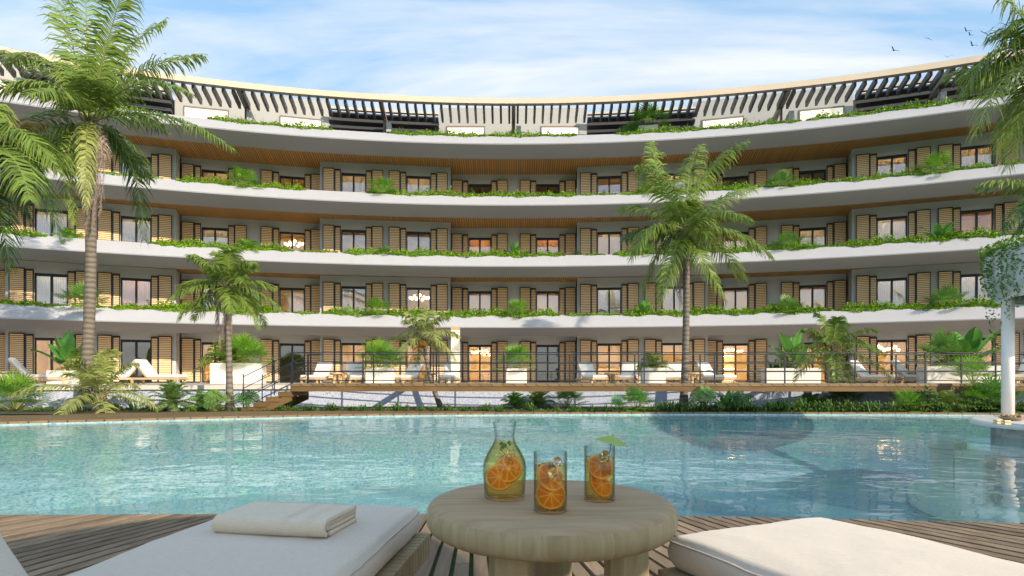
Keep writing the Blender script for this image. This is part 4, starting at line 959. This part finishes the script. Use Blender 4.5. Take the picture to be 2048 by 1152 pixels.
# ================================================================= TERRACE FURNITURE
def lounger_far():
    o = thing('sun_lounger', label='x', cat='sun lounger'); m = MB().use(far_wood)   # foot towards -y, head +y
    for s in (-1, 1): m.box(s*.34-.03, s*.34+.03, -.95, .95, .16, .24)
    for y in (-.93, 0, .87): m.box(-.31, .31, y, y+.06, .17, .23)
    m.build('frame', o)
    for sx in (-1, 1):
        for y in (-.85, .8): l = MB().use(far_wood); l.box(sx*.34-.035, sx*.34+.035, y, y+.07, 0, .16); l.build('leg', o)
    m = MB().use(cush_far); m.box(-.35, .35, -.95, .30, .24, .36); bevel(m.build('seat_cushion', o), .04, 3)
    m = MB().use(cush_far); c, s = math.cos(R_(52)), math.sin(R_(52)); T = lambda x, y, z: Vector((x, .30+y*c-z*s, .27+y*s+z*c)); m.box(-.35, .35, 0, .80, 0, .12, T); bevel(m.build('back_cushion', o), .04, 3)
    m = MB().use(far_wood); m.box(-.33, .33, 0, .74, -.04, 0, T); m.build('backrest', o)
    return o
lf = lounger_far()
spots = [(75, 50.3, 100, 'long white lounger left of the banana plant, seen from its side'), (-12, 50.5, 60, 'white lounger cut by the left picture edge'), (232, 50.4, -60, 'white lounger behind the low trunkless palm'), (318, 50.4, 74, 'white lounger right of the low trunkless palm, back raised'),
 (636, 51.8, -16, 'white lounger right of the timber stair, first behind the railing'), (712, 51.6, 14, 'pale grey lounger left of the planter near the leaning palm'), (815, 51.8, -30, 'white lounger between planter and leaning palm trunk'), (900, 51.8, -6, 'white lounger right of the leaning palm trunk'),
 (1183, 51.7, 20, 'white lounger right of the central planter, first of a pair'), (1256, 51.8, -12, 'pale lounger right of the central planter, second of a pair'), (1347, 51.8, -10, 'pale lounger behind the tall palm trunk'), (1428, 51.5, 35, 'white lounger with a small cushion left of the wide planter'),
 (1745, 51.3, 52, 'white lounger right of the slender palm'), (1832, 51.3, 60, 'white lounger with pillows beside the round table on the right'), (1962, 52.8, 55, 'white lounger half hidden behind the wide low planter'), (2050, 51.0, -40, 'white lounger at the right picture edge behind the column')]
def at_px(px, R, z):
    t = 0
    for _ in range(40): p = pol(t, R, 0); t += (px-(1024+1160*p.x/p.y))/1160*12
    return pol(t, R, z), t
for i, (px, R, rz, lab) in enumerate(spots):
    p, t = at_px(px, R+.3, F1+.004)
    o = lf if i == 0 else dup(lf, p, 0)
    o.location = p; o.rotation_euler = (0, 0, R_(rz if abs(rz) > 50 else rz)-R_(t)); tag(o, lab, 'sun lounger', 'sun loungers on the terrace')
tb = thing('side_table', label='x', cat='side table'); m = MB().use(far_wood); m.lathe([(0, .39), (.30, .39), (.32, .41), (.32, .45), (.30, .47), (0, .47)], 28); m.build('table_top', tb)
for k in range(3): a = k*2.094+.5; l = MB().use(far_wood); l.tube([(.17*math.cos(a), .17*math.sin(a), 0), (.15*math.cos(a), .15*math.sin(a), .39)], .055, 12); l.build('leg', tb)
for i, (px, lab) in enumerate([(22, 'round wooden table at the far left of the terrace'), (252, 'round wooden table behind the low trunkless palm'), (675, 'round wooden table between two loungers right of the stair'), (857, 'round wooden table behind the leaning palm trunk'), (1222, 'round wooden table between the pair right of the central planter'), (1388, 'round wooden table right of the tall palm trunk'), (1808, 'round wooden table between the loungers on the right'), (2040, 'round wooden table behind the white canopy column')]):
    p, t = at_px(px, 51.9, F1+.004)
    o = tb if i == 0 else dup(tb, p, i*.7); o.location = p; tag(o, lab, 'side table', 'round side tables on the terrace')
pc, t = at_px(911, 52.6, F1+.004); pm = MB().use(mat('warm_white', (.85, .78, .62), .6)); pm.box(-.19, .19, -.19, .19, 0, 2.42); pm.use(far_wood); pm.box(-.192, .192, -.192, .192, 2.42, 2.58)
o = pm.build('pillar'); o.location = pc; tag(o, 'bright white square pillar on the terrace right of the leaning palm', 'pillar')
# ---- chandeliers and indoor furniture seen through the doors
def chandelier(slot, lab, n=9, dy=1.0, z=1.75):
    mid, u, nn, cx, z0, T = slots[slot]; p = T(cx, dy, z); o = thing('globe_chandelier', p, label=lab, cat='chandelier', group='globe chandeliers behind the glass'); m = MB().use(black); m.bar((0, 0, .1), (0, 0, 2.6-z), .02); m.bar((-.5, 0, .1), (.5, 0, .1), .02); m.build('rod', o); r = random.Random(n)
    for i in range(n):
        b_ = MB().use(globem); b_.sphere((-.5+i/(n-1), r.uniform(-.12, .12), r.uniform(-.12, .12)), .085, 8); b_.build('globe', o)
chandelier((3, -2, 1), 'cluster of glowing globes in a middle floor window above the slim palm', 10); chandelier((2, -1, 1), 'cluster of glowing globes behind the first floor window above the leaning palm', 10)
chandelier((1, 0, 0), 'cluster of glowing globes in the central ground floor room', 11); chandelier((1, 3, 0), 'cluster of glowing globes in a ground floor room right of the slender palm', 8); chandelier((1, 2, 0), 'glowing globes beside the shelf in a ground floor room', 5)
sofa_m = mat('sofa_cloth', (.55, .42, .26), .9)
def sofa(slot, lab, dy=1.7):
    mid, u, nn, cx, z0, T = slots[slot]; o = thing('sofa', T(cx, dy, .012), math.atan2(u.y, u.x), label=lab, cat='sofa', group='sofas in the ground floor rooms')
    m = MB().use(sofa_m); m.box(-.75, .75, 0, .8, .1, .42); bevel(m.build('seat', o), .05, 3); m = MB().use(sofa_m); m.box(-.75, .75, .62, .85, .42, .8); bevel(m.build('backrest', o), .05, 3)
    for s in (-1, 1): m = MB().use(sofa_m); m.box(s*.84-.09, s*.84+.09, 0, .85, .0, .58); bevel(m.build('armrest', o), .04, 3)
for sl, lab in (((1, 0, 0), 'beige sofa in the central ground floor room under the globe lights'), ((1, -2, 0), 'beige sofa in the room behind the slim palm'), ((1, 3, 1), 'beige sofa in the ground floor room at the far right'), ((1, 1, 0), 'beige sofa in the ground floor room right of the central planter'), ((1, -1, 0), 'beige sofa behind the door left of the leaning palm')): sofa(sl, lab)
mid, u, nn, cx, z0, T = slots[(1, 2, 0)]; o = thing('bookshelf', T(cx-.1, 3.2, .012), math.atan2(u.y, u.x), label='lit wooden shelf in a ground floor room right of the tall palm', cat='shelf')
m = MB().use(far_wood)
for s in (-.5, .5): m.box(s-.02, s+.02, 0, .3, 0, 2.0)
m.build('side_panel', o)
for k in range(6):
    m = MB().use(far_wood); m.box(-.48, .48, 0, .3, .1+k*.37, .14+k*.37); m.use(lampm); m.box(-.4, .4, .05, .09, .085+k*.37, .098+k*.37); m.build('shelf', o)
# ================================================================= BIRDS
bm = mat('bird_feathers', (.02, .02, .025), .8)
def bird(seed):
    r = random.Random(seed); m = MB().use(bm); m.smooth = True
    m.lathe([(0, -.28), (.03, -.24), (.075, -.08), (.08, .05), (.05, .17), (.045, .22), (.03, .27), (0, .31)], 10); m.M = None
    for i, p in enumerate(m.v): m.v[i] = Vector((p.x, p.z, p.y))
    up = r.uniform(-.2, .5); m.smooth = False
    for s in (-1, 1):
        A = [(.05, .12, 0), (.05, -.08, 0), (.36, -.06, up*.5), (.36, .16, up*.5), (.75, -.10, up*.75), (.72, .08, up*.75), (.98, -.16, up*.7)]
        for dz in (0,):
            t_ = [m.vert((s*x, y, z+.012)) for x, y, z in A]; b_ = [m.vert((s*x, y, z-.012)) for x, y, z in A]
            for q in ((0, 1, 2, 3), (3, 2, 4, 5), (5, 4, 6)): m.face([t_[k] for k in q]); m.face([b_[k] for k in q][::-1])
            E = (1, 2, 4, 6, 5, 3, 0)
            for a, c in zip(E, E[1:]+E[:1]): m.face((t_[a], t_[c], b_[c], b_[a]))
    t_ = [m.vert(p) for p in ((-.03, -.22, .01), (.03, -.22, .01), (.08, -.42, .01), (-.08, -.42, .01))]; m.face(t_)
    return m.mesh('bird')
bms = [bird(i) for i in range(3)]
for i, (x, y, d, yaw, roll, s, lab) in enumerate([(1788, 101, 60, 60, 25, .62, 'lowest left bird of the flock, wings spread over the roof'), (1857, 77, 70, 10, 60, .5, 'small bird left of the main flock'), (1933, 62, 62, 50, 30, .55, 'upper bird of the close pair'), (1940, 70, 66, 70, 20, .5, 'lower bird of the close pair'), (1971, 66, 60, 20, 65, .62, 'bird with steep wings in the upper right of the flock'),
    (1945, 91, 58, 55, 30, .58, 'bird gliding below the close pair'), (1896, 114, 75, 0, 15, .5, 'lowest bird of the flock just above the roof'), (2018, 62, 70, 40, 40, .5, 'bird partly behind the palm fronds at the right edge'), (2027, 98, 66, 60, 20, .5, 'bird at the right edge beside the palm frond')]):
    o = bpy.data.objects.new('bird', bms[i % 3]); sc.collection.objects.link(o); o.location = at(x, y, d); o.rotation_euler = (R_(22), R_(roll*.5), R_(yaw*.7-20)); o.scale = (s,)*3; tag(o, lab, 'bird', 'birds flying above the roof')
# ================================================================= BAR ITEMS
for (x, y, d, lab) in ((1996, 848, 0, 'small stacked pastry on the bar counter, left one'), (2012, 850, 0, 'small stacked pastry on the bar counter, right one')):
    z = .176; dd = (CAMZ-z)*1160/(y-760); m = MB().use(mat('pastry', (.72, .52, .28), .7)); 
    for k in range(2): m.box(-.045, .045, -.035, .035, k*.035, k*.035+.03)
    o = bevel(m.build('pastry'), .008, 2); o.location = ((x-1024)/1160*dd, dd, z); tag(o, lab, 'pastry', 'snacks on the bar counter')
z = .176; dd = (CAMZ-z)*1160/(841-760); o = thing('fruit_bowl', ((2024-1024)/1160*dd, dd, z), label='shallow dark bowl of nuts at the foot of the white column', cat='bowl'); m = MB().use(mat('bowl_clay', (.28, .22, .17), .6)); m.lathe([(0, 0), (.09, 0), (.17, .05), (.165, .055), (.09, .012), (0, .012)], 24); m.build('bowl', o)
m = MB().use(mat('nuts', (.32, .22, .08), .7)); r = random.Random(2)
for i in range(26): a = r.uniform(0, 6.28); q = r.uniform(0, .12); m.sphere((q*math.cos(a), q*math.sin(a), .045+r.uniform(0, .03)), .022, 5)
tag(m.build('nuts', o), kind='stuff')
z = .176; dd = (CAMZ-z)*1160/(845-760); m = MB().use(glassm); m.lathe([(0, 0), (.035, 0), (.035, .004), (.004, .008), (.004, .07), (.03, .10), (.036, .15), (.034, .15), (.028, .102), (0, .075)], 20)
o = m.build('cocktail_glass'); o.location = ((2003-1024)/1160*dd, dd+.1, z); tag(o, 'stemmed glass on the bar counter behind the pastries', 'glass')
z = .176; m = MB().use(whitestone); m.lathe([(0, 0), (.08, 0), (.14, .015), (.14, .02), (.08, .008), (0, .008)], 24); dd = (CAMZ-z)*1160/(850-760); o = m.build('plate'); o.location = ((2044-1024)/1160*dd, dd, z); tag(o, 'white plate at the right edge of the bar counter', 'plate')

# ================================================================= FOREGROUND
def rbox(L, W, H, r, nx=40, ny=24, bulge=.02, seed=0, wr=.004, mat_=None, pip=None):
    """soft cushion: rounded box with crowned top, corners pulled in a little"""
    m = MB().use(mat_); m.smooth = True; rr = random.Random(seed); from mathutils import noise as nz
    X, Y, Z = W/2, L/2, H/2; nz_ = 8; idx = {}
    def V(ix, iy, iz):
        k = (ix, iy, iz)
        if k in idx: return idx[k]
        x, y, z = (2*ix/nx-1)*X, (2*iy/ny-1)*Y, (2*iz/nz_-1)*Z
        def den(v, n_): return v
        # denser rings toward the edges
        f = lambda a: math.sin(a*math.pi/2)*.35+a*.65
        x, y = f(x/X)*X, f(y/Y)*Y
        cx, cy, cz = max(-X+r, min(X-r, x)), max(-Y+r, min(Y-r, y)), max(-Z+r*.85, min(Z-r*.85, z))
        d = Vector((x-cx, y-cy, (z-cz))); l = d.length
        p = Vector((cx, cy, cz))+(d/l*min(l, r) if l > r else d)
        u, v = x/X, y/Y; b = (1-u**4)*(1-v**4)
        p.z += (bulge*b if z > 0 else -bulge*.2*b)*abs(z/Z)
        s = 1+.012*(1-abs(z/Z)); p.x *= s; p.y *= s
        q = Vector((p.x*5+seed*7, p.y*5, p.z*4)); p.z += wr*nz.noise(q)+wr*.5*nz.noise(q*3); p.x += wr*.6*nz.noise(q*2.3+Vector((9, 0, 0)))
        idx[k] = m.vert(p); return idx[k]
    for iz, fl in ((0, 1), (nz_, 0)):
        for a in range(nx):
            for c in range(ny):
                q = [V(a, c, iz), V(a+1, c, iz), V(a+1, c+1, iz), V(a, c+1, iz)]; m.face(q[::-1] if fl else q)
    for iz in range(nz_):
        for a in range(nx): m.face([V(a, 0, iz), V(a+1, 0, iz), V(a+1, 0, iz+1), V(a, 0, iz+1)]); m.face([V(a, ny, iz), V(a, ny, iz+1), V(a+1, ny, iz+1), V(a+1, ny, iz)])
        for c in range(ny): m.face([V(0, c, iz), V(0, c, iz+1), V(0, c+1, iz+1), V(0, c+1, iz)]); m.face([V(nx, c, iz), V(nx, c+1, iz), V(nx, c+1, iz+1), V(nx, c, iz+1)])
    loops = []
    for iz in (1, nz_-1):
        seq = [(a, 0) for a in range(nx)]+[(nx, c) for c in range(ny)]+[(a, ny) for a in range(nx, 0, -1)]+[(0, c) for c in range(ny, 0, -1)]
        loops.append([m.v[V(a, c, iz)].copy() for a, c in seq])
    return m, loops
def near_lounger(loc, rz, lab, seed):
    o = thing('sun_lounger', loc, rz, label=lab, cat='sun lounger', group='loungers beside the round table'); W = .63; L = 1.25; y1 = 0  # foot edge at y=0, head towards -y
    c, lp = rbox(L, W, .088, .041, 48, 60, .022, seed, .005, linen); cu = c.build('cushion', o); cu.location = (0, -L/2+.02, .306)
    recalc(cu)
    pp = MB().use(pipingm)
    for l in lp[1:]:
        cen = Vector((0, 0, 0)); pts = [p+Vector((p.x, p.y, 0)).normalized()*.0015 for p in l]+[l[0]+Vector((l[0].x, l[0].y, 0)).normalized()*.0015]; pp.tube(pts, .0028, 6, False)
    pi_ = pp.build('piping', cu)
    fr = MB().use(framem); n = 0; y = .0
    for s in (-1, 1): fr.box(s*(W/2-.10)-.02, s*(W/2-.10)+.02, -L-.6, -.04, .150, .182)
    fr.build('side_rail', o)
    sl = MB().use(framem)
    y = .012
    while y > -1.85:
        sl.col = None; sl.box(-W/2-.030, W/2+.030, y-.030, y, .1825, .2600); y -= .0345; n += 1
    bevel(sl.build('slats', o), .0025, 2)
    for sx in (-1, 1):
        for yy in (-.10, -1.2): l = MB().use(framem); l.box(sx*(W/2-.06)-.035, sx*(W/2-.06)+.035, yy-.035, yy+.035, .001, .1495); bevel(l.build('leg', o), .004, 2)
    # raised back
    T = lambda x, y, z: Vector((x, -L-.02-y*math.cos(R_(20)), .262+y*math.sin(R_(20))+z))
    c2, lp2 = rbox(.70, W, .10, .045, 30, 30, .02, seed+3, .005, linen); b2 = c2.build('back_cushion', o); b2.location = (0, -L-.02-.36*math.cos(R_(20)), .315+.36*math.sin(R_(20))); b2.rotation_euler = (R_(-20), 0, 0); recalc(b2)
    return o
# left lounger: far right corner near x=-0.31, y=2.02
c_ = Vector((-.628, 2.035)); near_lounger((c_.x, c_.y, 0), R_(-5), 'grey white cushioned lounger on the left with a folded towel on it', 1)
near_lounger((.728, 1.755, 0), R_(24.0), 'white cushioned lounger in the lower right corner, sunlit on top', 2)
# scatter pillow whose corner enters the frame at the lower left
pc_, _ = rbox(.42, .42, .12, .058, 26, 26, .03, 8, .006, linen); pil = recalc(pc_.build('pillow')); pil.location = (-1.225, 1.13, .398); pil.rotation_euler = (R_(-12), R_(38), R_(-22)); tag(pil, 'grey white pillow at the lower left corner of the picture', 'pillow')
# towel
def towel():
    m = MB().use(towelm); m.smooth = True; from mathutils import noise as nz
    L, Dp, t = .325, .205, .0125
    # centre line of the folded cloth in (y, z): three folds
    path = []
    def arc(cy, cz, r, a0, a1, n=7):
        for i in range(n+1): a = R_(lerp(a0, a1, i/n)); path.append((cy+r*math.cos(a), cz+r*math.sin(a)))
    h = t*1.02
    path += [(Dp*.45, h*.5), (0, h*.5), (-Dp*.42, h*.5)]; arc(-Dp*.42, h*1.98, h*1.48, -90, -270)     # outer fold at the front
    path += [(-Dp*.2, h*3.46), (Dp*.1, h*3.46), (Dp*.44, h*3.46)]
    inner = []
    def slab(pth, t, x0, x1):
        # offset polyline both sides
        n = len(pth); up = []; dn = []
        for i, (y, z) in enumerate(pth):
            a = pth[max(0, i-1)]; c = pth[min(n-1, i+1)]; d = Vector((c[0]-a[0], c[1]-a[1])).normalized(); nn = Vector((-d.y, d.x))*t/2; up.append((y+nn.x, z+nn.y)); dn.append((y-nn.x, z-nn.y))
        prof = up+dn[::-1]; NX = 170; rings = []
        for k in range(NX+1):
            x = lerp(x0, x1, k/NX); ring = []
            e = .0015 if k in (0, NX) else 0
            for (y, z) in prof:
                q = Vector((x*9, y*9, z*12)); ring.append(m.vert((x+.002*nz.noise(q*1.7), y+.003*nz.noise(q), max(.0005, z+.0025*nz.noise(q+Vector((4, 4, 4))))+(.0012*math.sin(x*1050) if .60 < k/NX < .68 or .80 < k/NX < .90 else .0004*math.sin(k*2.1+z*900)))))
            rings.append(ring)
        for A, B in zip(rings, rings[1:]):
            for j in range(len(prof)): m.face((A[j], A[(j+1) % len(prof)], B[(j+1) % len(prof)], B[j]))
        for R in (rings[0], rings[-1][::-1]):
            nh = len(R)//2
            for j in range(nh-1): m.face((R[j], R[j+1], R[len(R)-2-j], R[len(R)-1-j]))
    def dens(p, st=.012):
        o = []
        for a, c in zip(p, p[1:]):
            n = max(1, int(math.hypot(c[0]-a[0], c[1]-a[1])/st)); o += [(lerp(a[0], c[0], i/n), lerp(a[1], c[1], i/n)) for i in range(n)]
        return o+[p[-1]]
    slab(dens(path), t*1.0, -L/2, L/2)
    p2 = [(Dp*.46, h*1.5), (-Dp*.36, h*1.5)]; path = []; arc(-Dp*.36, h*2.0, h*.5, -90, -270, 5); p2 = p2+path+[(Dp*.46, h*2.5)]
    slab(dens(p2), t*.93, -L/2+.003, L/2-.004)
    return m.build('folded_towel')
tw = recalc(towel()); tw.location = (-.636, 1.655, .370); tw.rotation_euler = (0, 0, R_(-9)); tag(tw, 'cream folded terry towel lying on the left lounger', 'towel')
# table
tbl = thing('round_table', (.108, 1.63, 0), label='thick round greyish wooden table between the two loungers holding the drinks', cat='coffee table')
m = MB().use(tablem_top); R = .345; zt = .457; m.lathe([(0, zt), (R-.045, zt), (R-.030, zt-.001), (R-.016, zt-.005), (R-.006, zt-.014)], 128); m.use(tablem)
m.lathe([(R-.006, zt-.014), (R-.001, zt-.026), (R, zt-.04), (R-.001, zt-.056), (R-.008, zt-.070), (R-.022, zt-.079), (R-.04, zt-.082), (0, zt-.082)], 128); m.build('table_top', tbl)
for (x, y) in ((-.11, -.17), (.19, -.12), (.02, .2)):
    m = MB().use(tablem); m.lathe([(0, .001), (.060, .001), (.064, .01), (.057, zt-.0825), (0, zt-.0825)], 10 if x > 0 else 8, (x, y, 0)); l = m.build('leg', tbl)
    for p in l.data.polygons: p.use_smooth = False
    bevel(l, .004, 2)
# drinks
def tilt(o, rx, ry, rz): o.rotation_euler = (R_(rx), R_(ry), R_(rz))
def slice_(parent, R, loc, rot):
    m = MB(); n = 40; th = .006
    m.use(rindm); ring = [(R, -th/2), (R, th/2)]; m.smooth = True; m.lathe([(R-.0012, -th/2), (R, -th/2+.0012), (R, th/2-.0012), (R-.0012, th/2)], n); m.smooth = False
    for s in (-1, 1):
        z = s*th/2
        m.use(pithm); m.lathe([(R-.0012, z), (R-.0045, z+s*.0001), (0, z+s*.0001)], n)
        m.use(fleshm)
        for k in range(9):
            a0, a1 = k*40+2.2, k*40+37.8; P = [(.004*math.cos(R_((a0+a1)/2)), .004*math.sin(R_((a0+a1)/2)), z+s*.0006)]+[((R-.005)*math.cos(R_(lerp(a0, a1, q/5))), (R-.005)*math.sin(R_(lerp(a0, a1, q/5))), z+s*.0006) for q in range(6)]
            m.poly(P)
    o = m.build('orange_slice', parent); o.location = loc; tilt(o, *rot); return o
def ice(parent, loc, rot, s=.021):
    m = MB().use(icem); m.box(-s/2, s/2, -s/2, s/2, -s/2, s/2); o = bevel(recalc(m.build('ice_cube', parent)), s*.15, 3); o.location = loc; tilt(o, *rot)
mintm = mat('mint_leaf', (.12, .26, .05), .5, transl=.2)
def sprig(parent, loc, n, s, seed):
    r = random.Random(seed); m = MB().use(mintm)
    for i in range(n):
        p = Vector((r.uniform(-1, 1)*s, r.uniform(-1, 1)*s, r.uniform(-.6, 1.4)*s)); d = Vector((r.gauss(0, 1), r.gauss(0, 1), r.gauss(0, 1))).normalized()*s; e = d.cross(Vector((r.gauss(0, 1), 1, r.gauss(0, 1)))).normalized()*s*.4
        m.poly([p-d*.5, p-d*.1+e, p+d*.3+e*.8, p+d*.6, p+d*.3-e*.8, p-d*.1-e])
    m.build('herb_leaves', parent).location = loc
def tumbler(loc, lab, seed, slices, umb=False):
    o = thing('drink_glass', loc, label=lab, cat='glass', group='glasses of iced orange drink'); R, H, w_ = .0425, .150, .0022
    m = MB().use(glassm); m.lathe([(0, .0), (R-.002, .0), (R, .002), (R, H-.001), (R-w_/2, H), (R-w_, H-.001), (R-w_, .010), (R-w_-.002, .0085), (0, .0085)], 64); recalc(m.build('glass', o))
    m = MB().use(liquidm); Rl = R-w_+.0003; m.lathe([(0, .0080), (Rl-.002, .0080), (Rl, .0098), (Rl, .118), (0, .118)], 64); recalc(m.build('drink', o))
    for (s, l, rt) in slices: slice_(o, s, l, rt)
    r = random.Random(seed)
    for i in range(9): ice(o, (r.uniform(-.019, .019), r.uniform(-.019, .019), .075+i*.0062), (r.uniform(0, 90), r.uniform(0, 90), r.uniform(0, 90)), .019)
    sprig(o, (.010, .004, .108), 5, .011, seed)
    return o
zt2 = zt+.0008
tumbler((.0976, 1.475, zt2), 'tall glass of orange slices and ice in front, nearest to the viewer', 3, [(.0385, (.000, -.009, .043), (68, 6, 4)), (.0375, (-.003, .004, .084), (44, 50, 0)), (.034, (.003, .014, .058), (70, -25, 30))])
tumbler((.243, 1.61, zt2), 'tall glass of orange slices with a green paper umbrella on the right', 5, [(.0375, (.000, -.008, .092), (60, 18, 6)), (.037, (.002, -.006, .042), (50, 32, 16)), (.033, (-.003, .013, .064), (80, -20, 40))])
u_ = thing('paper_umbrella', (.243, 1.61, zt2), label='small lime green paper umbrella leaning out of the right glass', cat='cocktail umbrella')
A_ = Vector((.012, 0, .05)); Bt = Vector((.036, -.004, .178)); m = MB().use(black); m.bar(A_, Bt+(Bt-A_).normalized()*.003, .0022); m.build('stick', u_)
ax = Vector((.22, -.05, 1)).normalized(); Q = ax.to_track_quat('Z', 'Y').to_matrix(); m = MB().use(mat('paper_lime', (.48, .62, .16), .7, transl=.35)); n = 16; C0 = Bt
top_ = [m.vert(C0+Q@Vector((.043*math.cos(2*math.pi*k/n), .043*math.sin(2*math.pi*k/n), -.017-(.0015 if k % 2 else 0)))) for k in range(n)]; ap = m.vert(C0)
lo_ = [m.vert(m.v[i]-ax*.0006) for i in top_]; ap2 = m.vert(C0-ax*.0006)
for k in range(n): m.face((ap, top_[k], top_[(k+1) % n])); m.face((ap2, lo_[(k+1) % n], lo_[k])); m.face((top_[k], lo_[k], lo_[(k+1) % n], top_[(k+1) % n]))
m.build('canopy', u_)
o = thing('carafe', (-.021, 1.635, zt2), label='wide glass carafe of golden drink with orange slices on the left of the glasses', cat='carafe')
pr = [(.052, .0), (.056, .004), (.0575, .02), (.0605, .06), (.0615, .085), (.058, .105), (.048, .128), (.036, .148), (.0295, .163), (.0275, .172), (.0300, .190), (.0335, .212)]
inn = [(r_-.0024, z_) for r_, z_ in pr if z_ > .006]
def smooth_(p, n=4):
    out = []
    for i in range(len(p)-1):
        p0, p1, p2, p3 = p[max(0, i-1)], p[i], p[i+1], p[min(len(p)-1, i+2)]
        for j in range(n):
            t = j/n; out.append(tuple(.5*((2*b_)+(c_-a_)*t+(2*a_-5*b_+4*c_-d_)*t*t+(3*b_-a_-3*c_+d_)*t**3) for a_, b_, c_, d_ in zip(p0, p1, p2, p3)))
    return out+[p[-1]]
m = MB().use(glassm); outr = smooth_(pr); inr = smooth_([(.05, .009)]+inn)
m.lathe([(0, 0)]+outr+[(.0322, .2132)]+inr[::-1]+[(0, .008)], 72); recalc(m.build('glass', o))
m = MB().use(liquidm); lq = [(r_+.0003, z_) for r_, z_ in inr if z_ < .160]; m.lathe([(0, .0076), (.0495, .0076)]+lq+[(0, lq[-1][1])], 72); recalc(m.build('drink', o))
slice_(o, .038, (-.014, -.024, .062), (62, 14, 0)); slice_(o, .040, (.010, -.012, .082), (54, -24, 8)); slice_(o, .034, (.004, .02, .06), (75, 30, 40)); slice_(o, .030, (.020, .006, .098), (45, 40, 0))
for i in range(6): ice(o, (r.uniform(-.024, .024), r.uniform(-.024, .024), .104+i*.006), (r.uniform(0, 90), r.uniform(0, 90), 0), .02)
sprig(o, (.003, 0, .142), 10, .014, 4)
# ================================================================= BEHIND THE VIEWER (unseen parasol added to shade table and left lounger)
ps = thing('added_shade_parasol', (1.90, -1.05, 0), label='unseen thatched parasol added to shade the table and the left lounger', cat='parasol'); m = MB().use(far_wood); m.tube([(0, 0, 0), (0, 0, 2.55)], .05, 12); m.build('pole', ps)
m = MB().use(mat('thatch', (.30, .24, .15), .9, noise=(20, .4, O3))); m.lathe([(0, 2.68), (.7, 2.42), (1.26, 2.16), (1.24, 2.10), (.7, 2.34), (0, 2.58)], 40); m.build('canopy', ps)

p5 = [o for o in sc.objects if o.type == 'EMPTY' and o.get('label', '').startswith('tall palm standing alone')][0]
dup(p5, (-11, -7, 0), 1.0, 1.1, label='palm behind the viewer on the left, mirrored in the balcony windows'); dup(p5, (17, -5, 0), 2.2, 1.15, label='palm behind the viewer on the right, mirrored in the balcony windows')
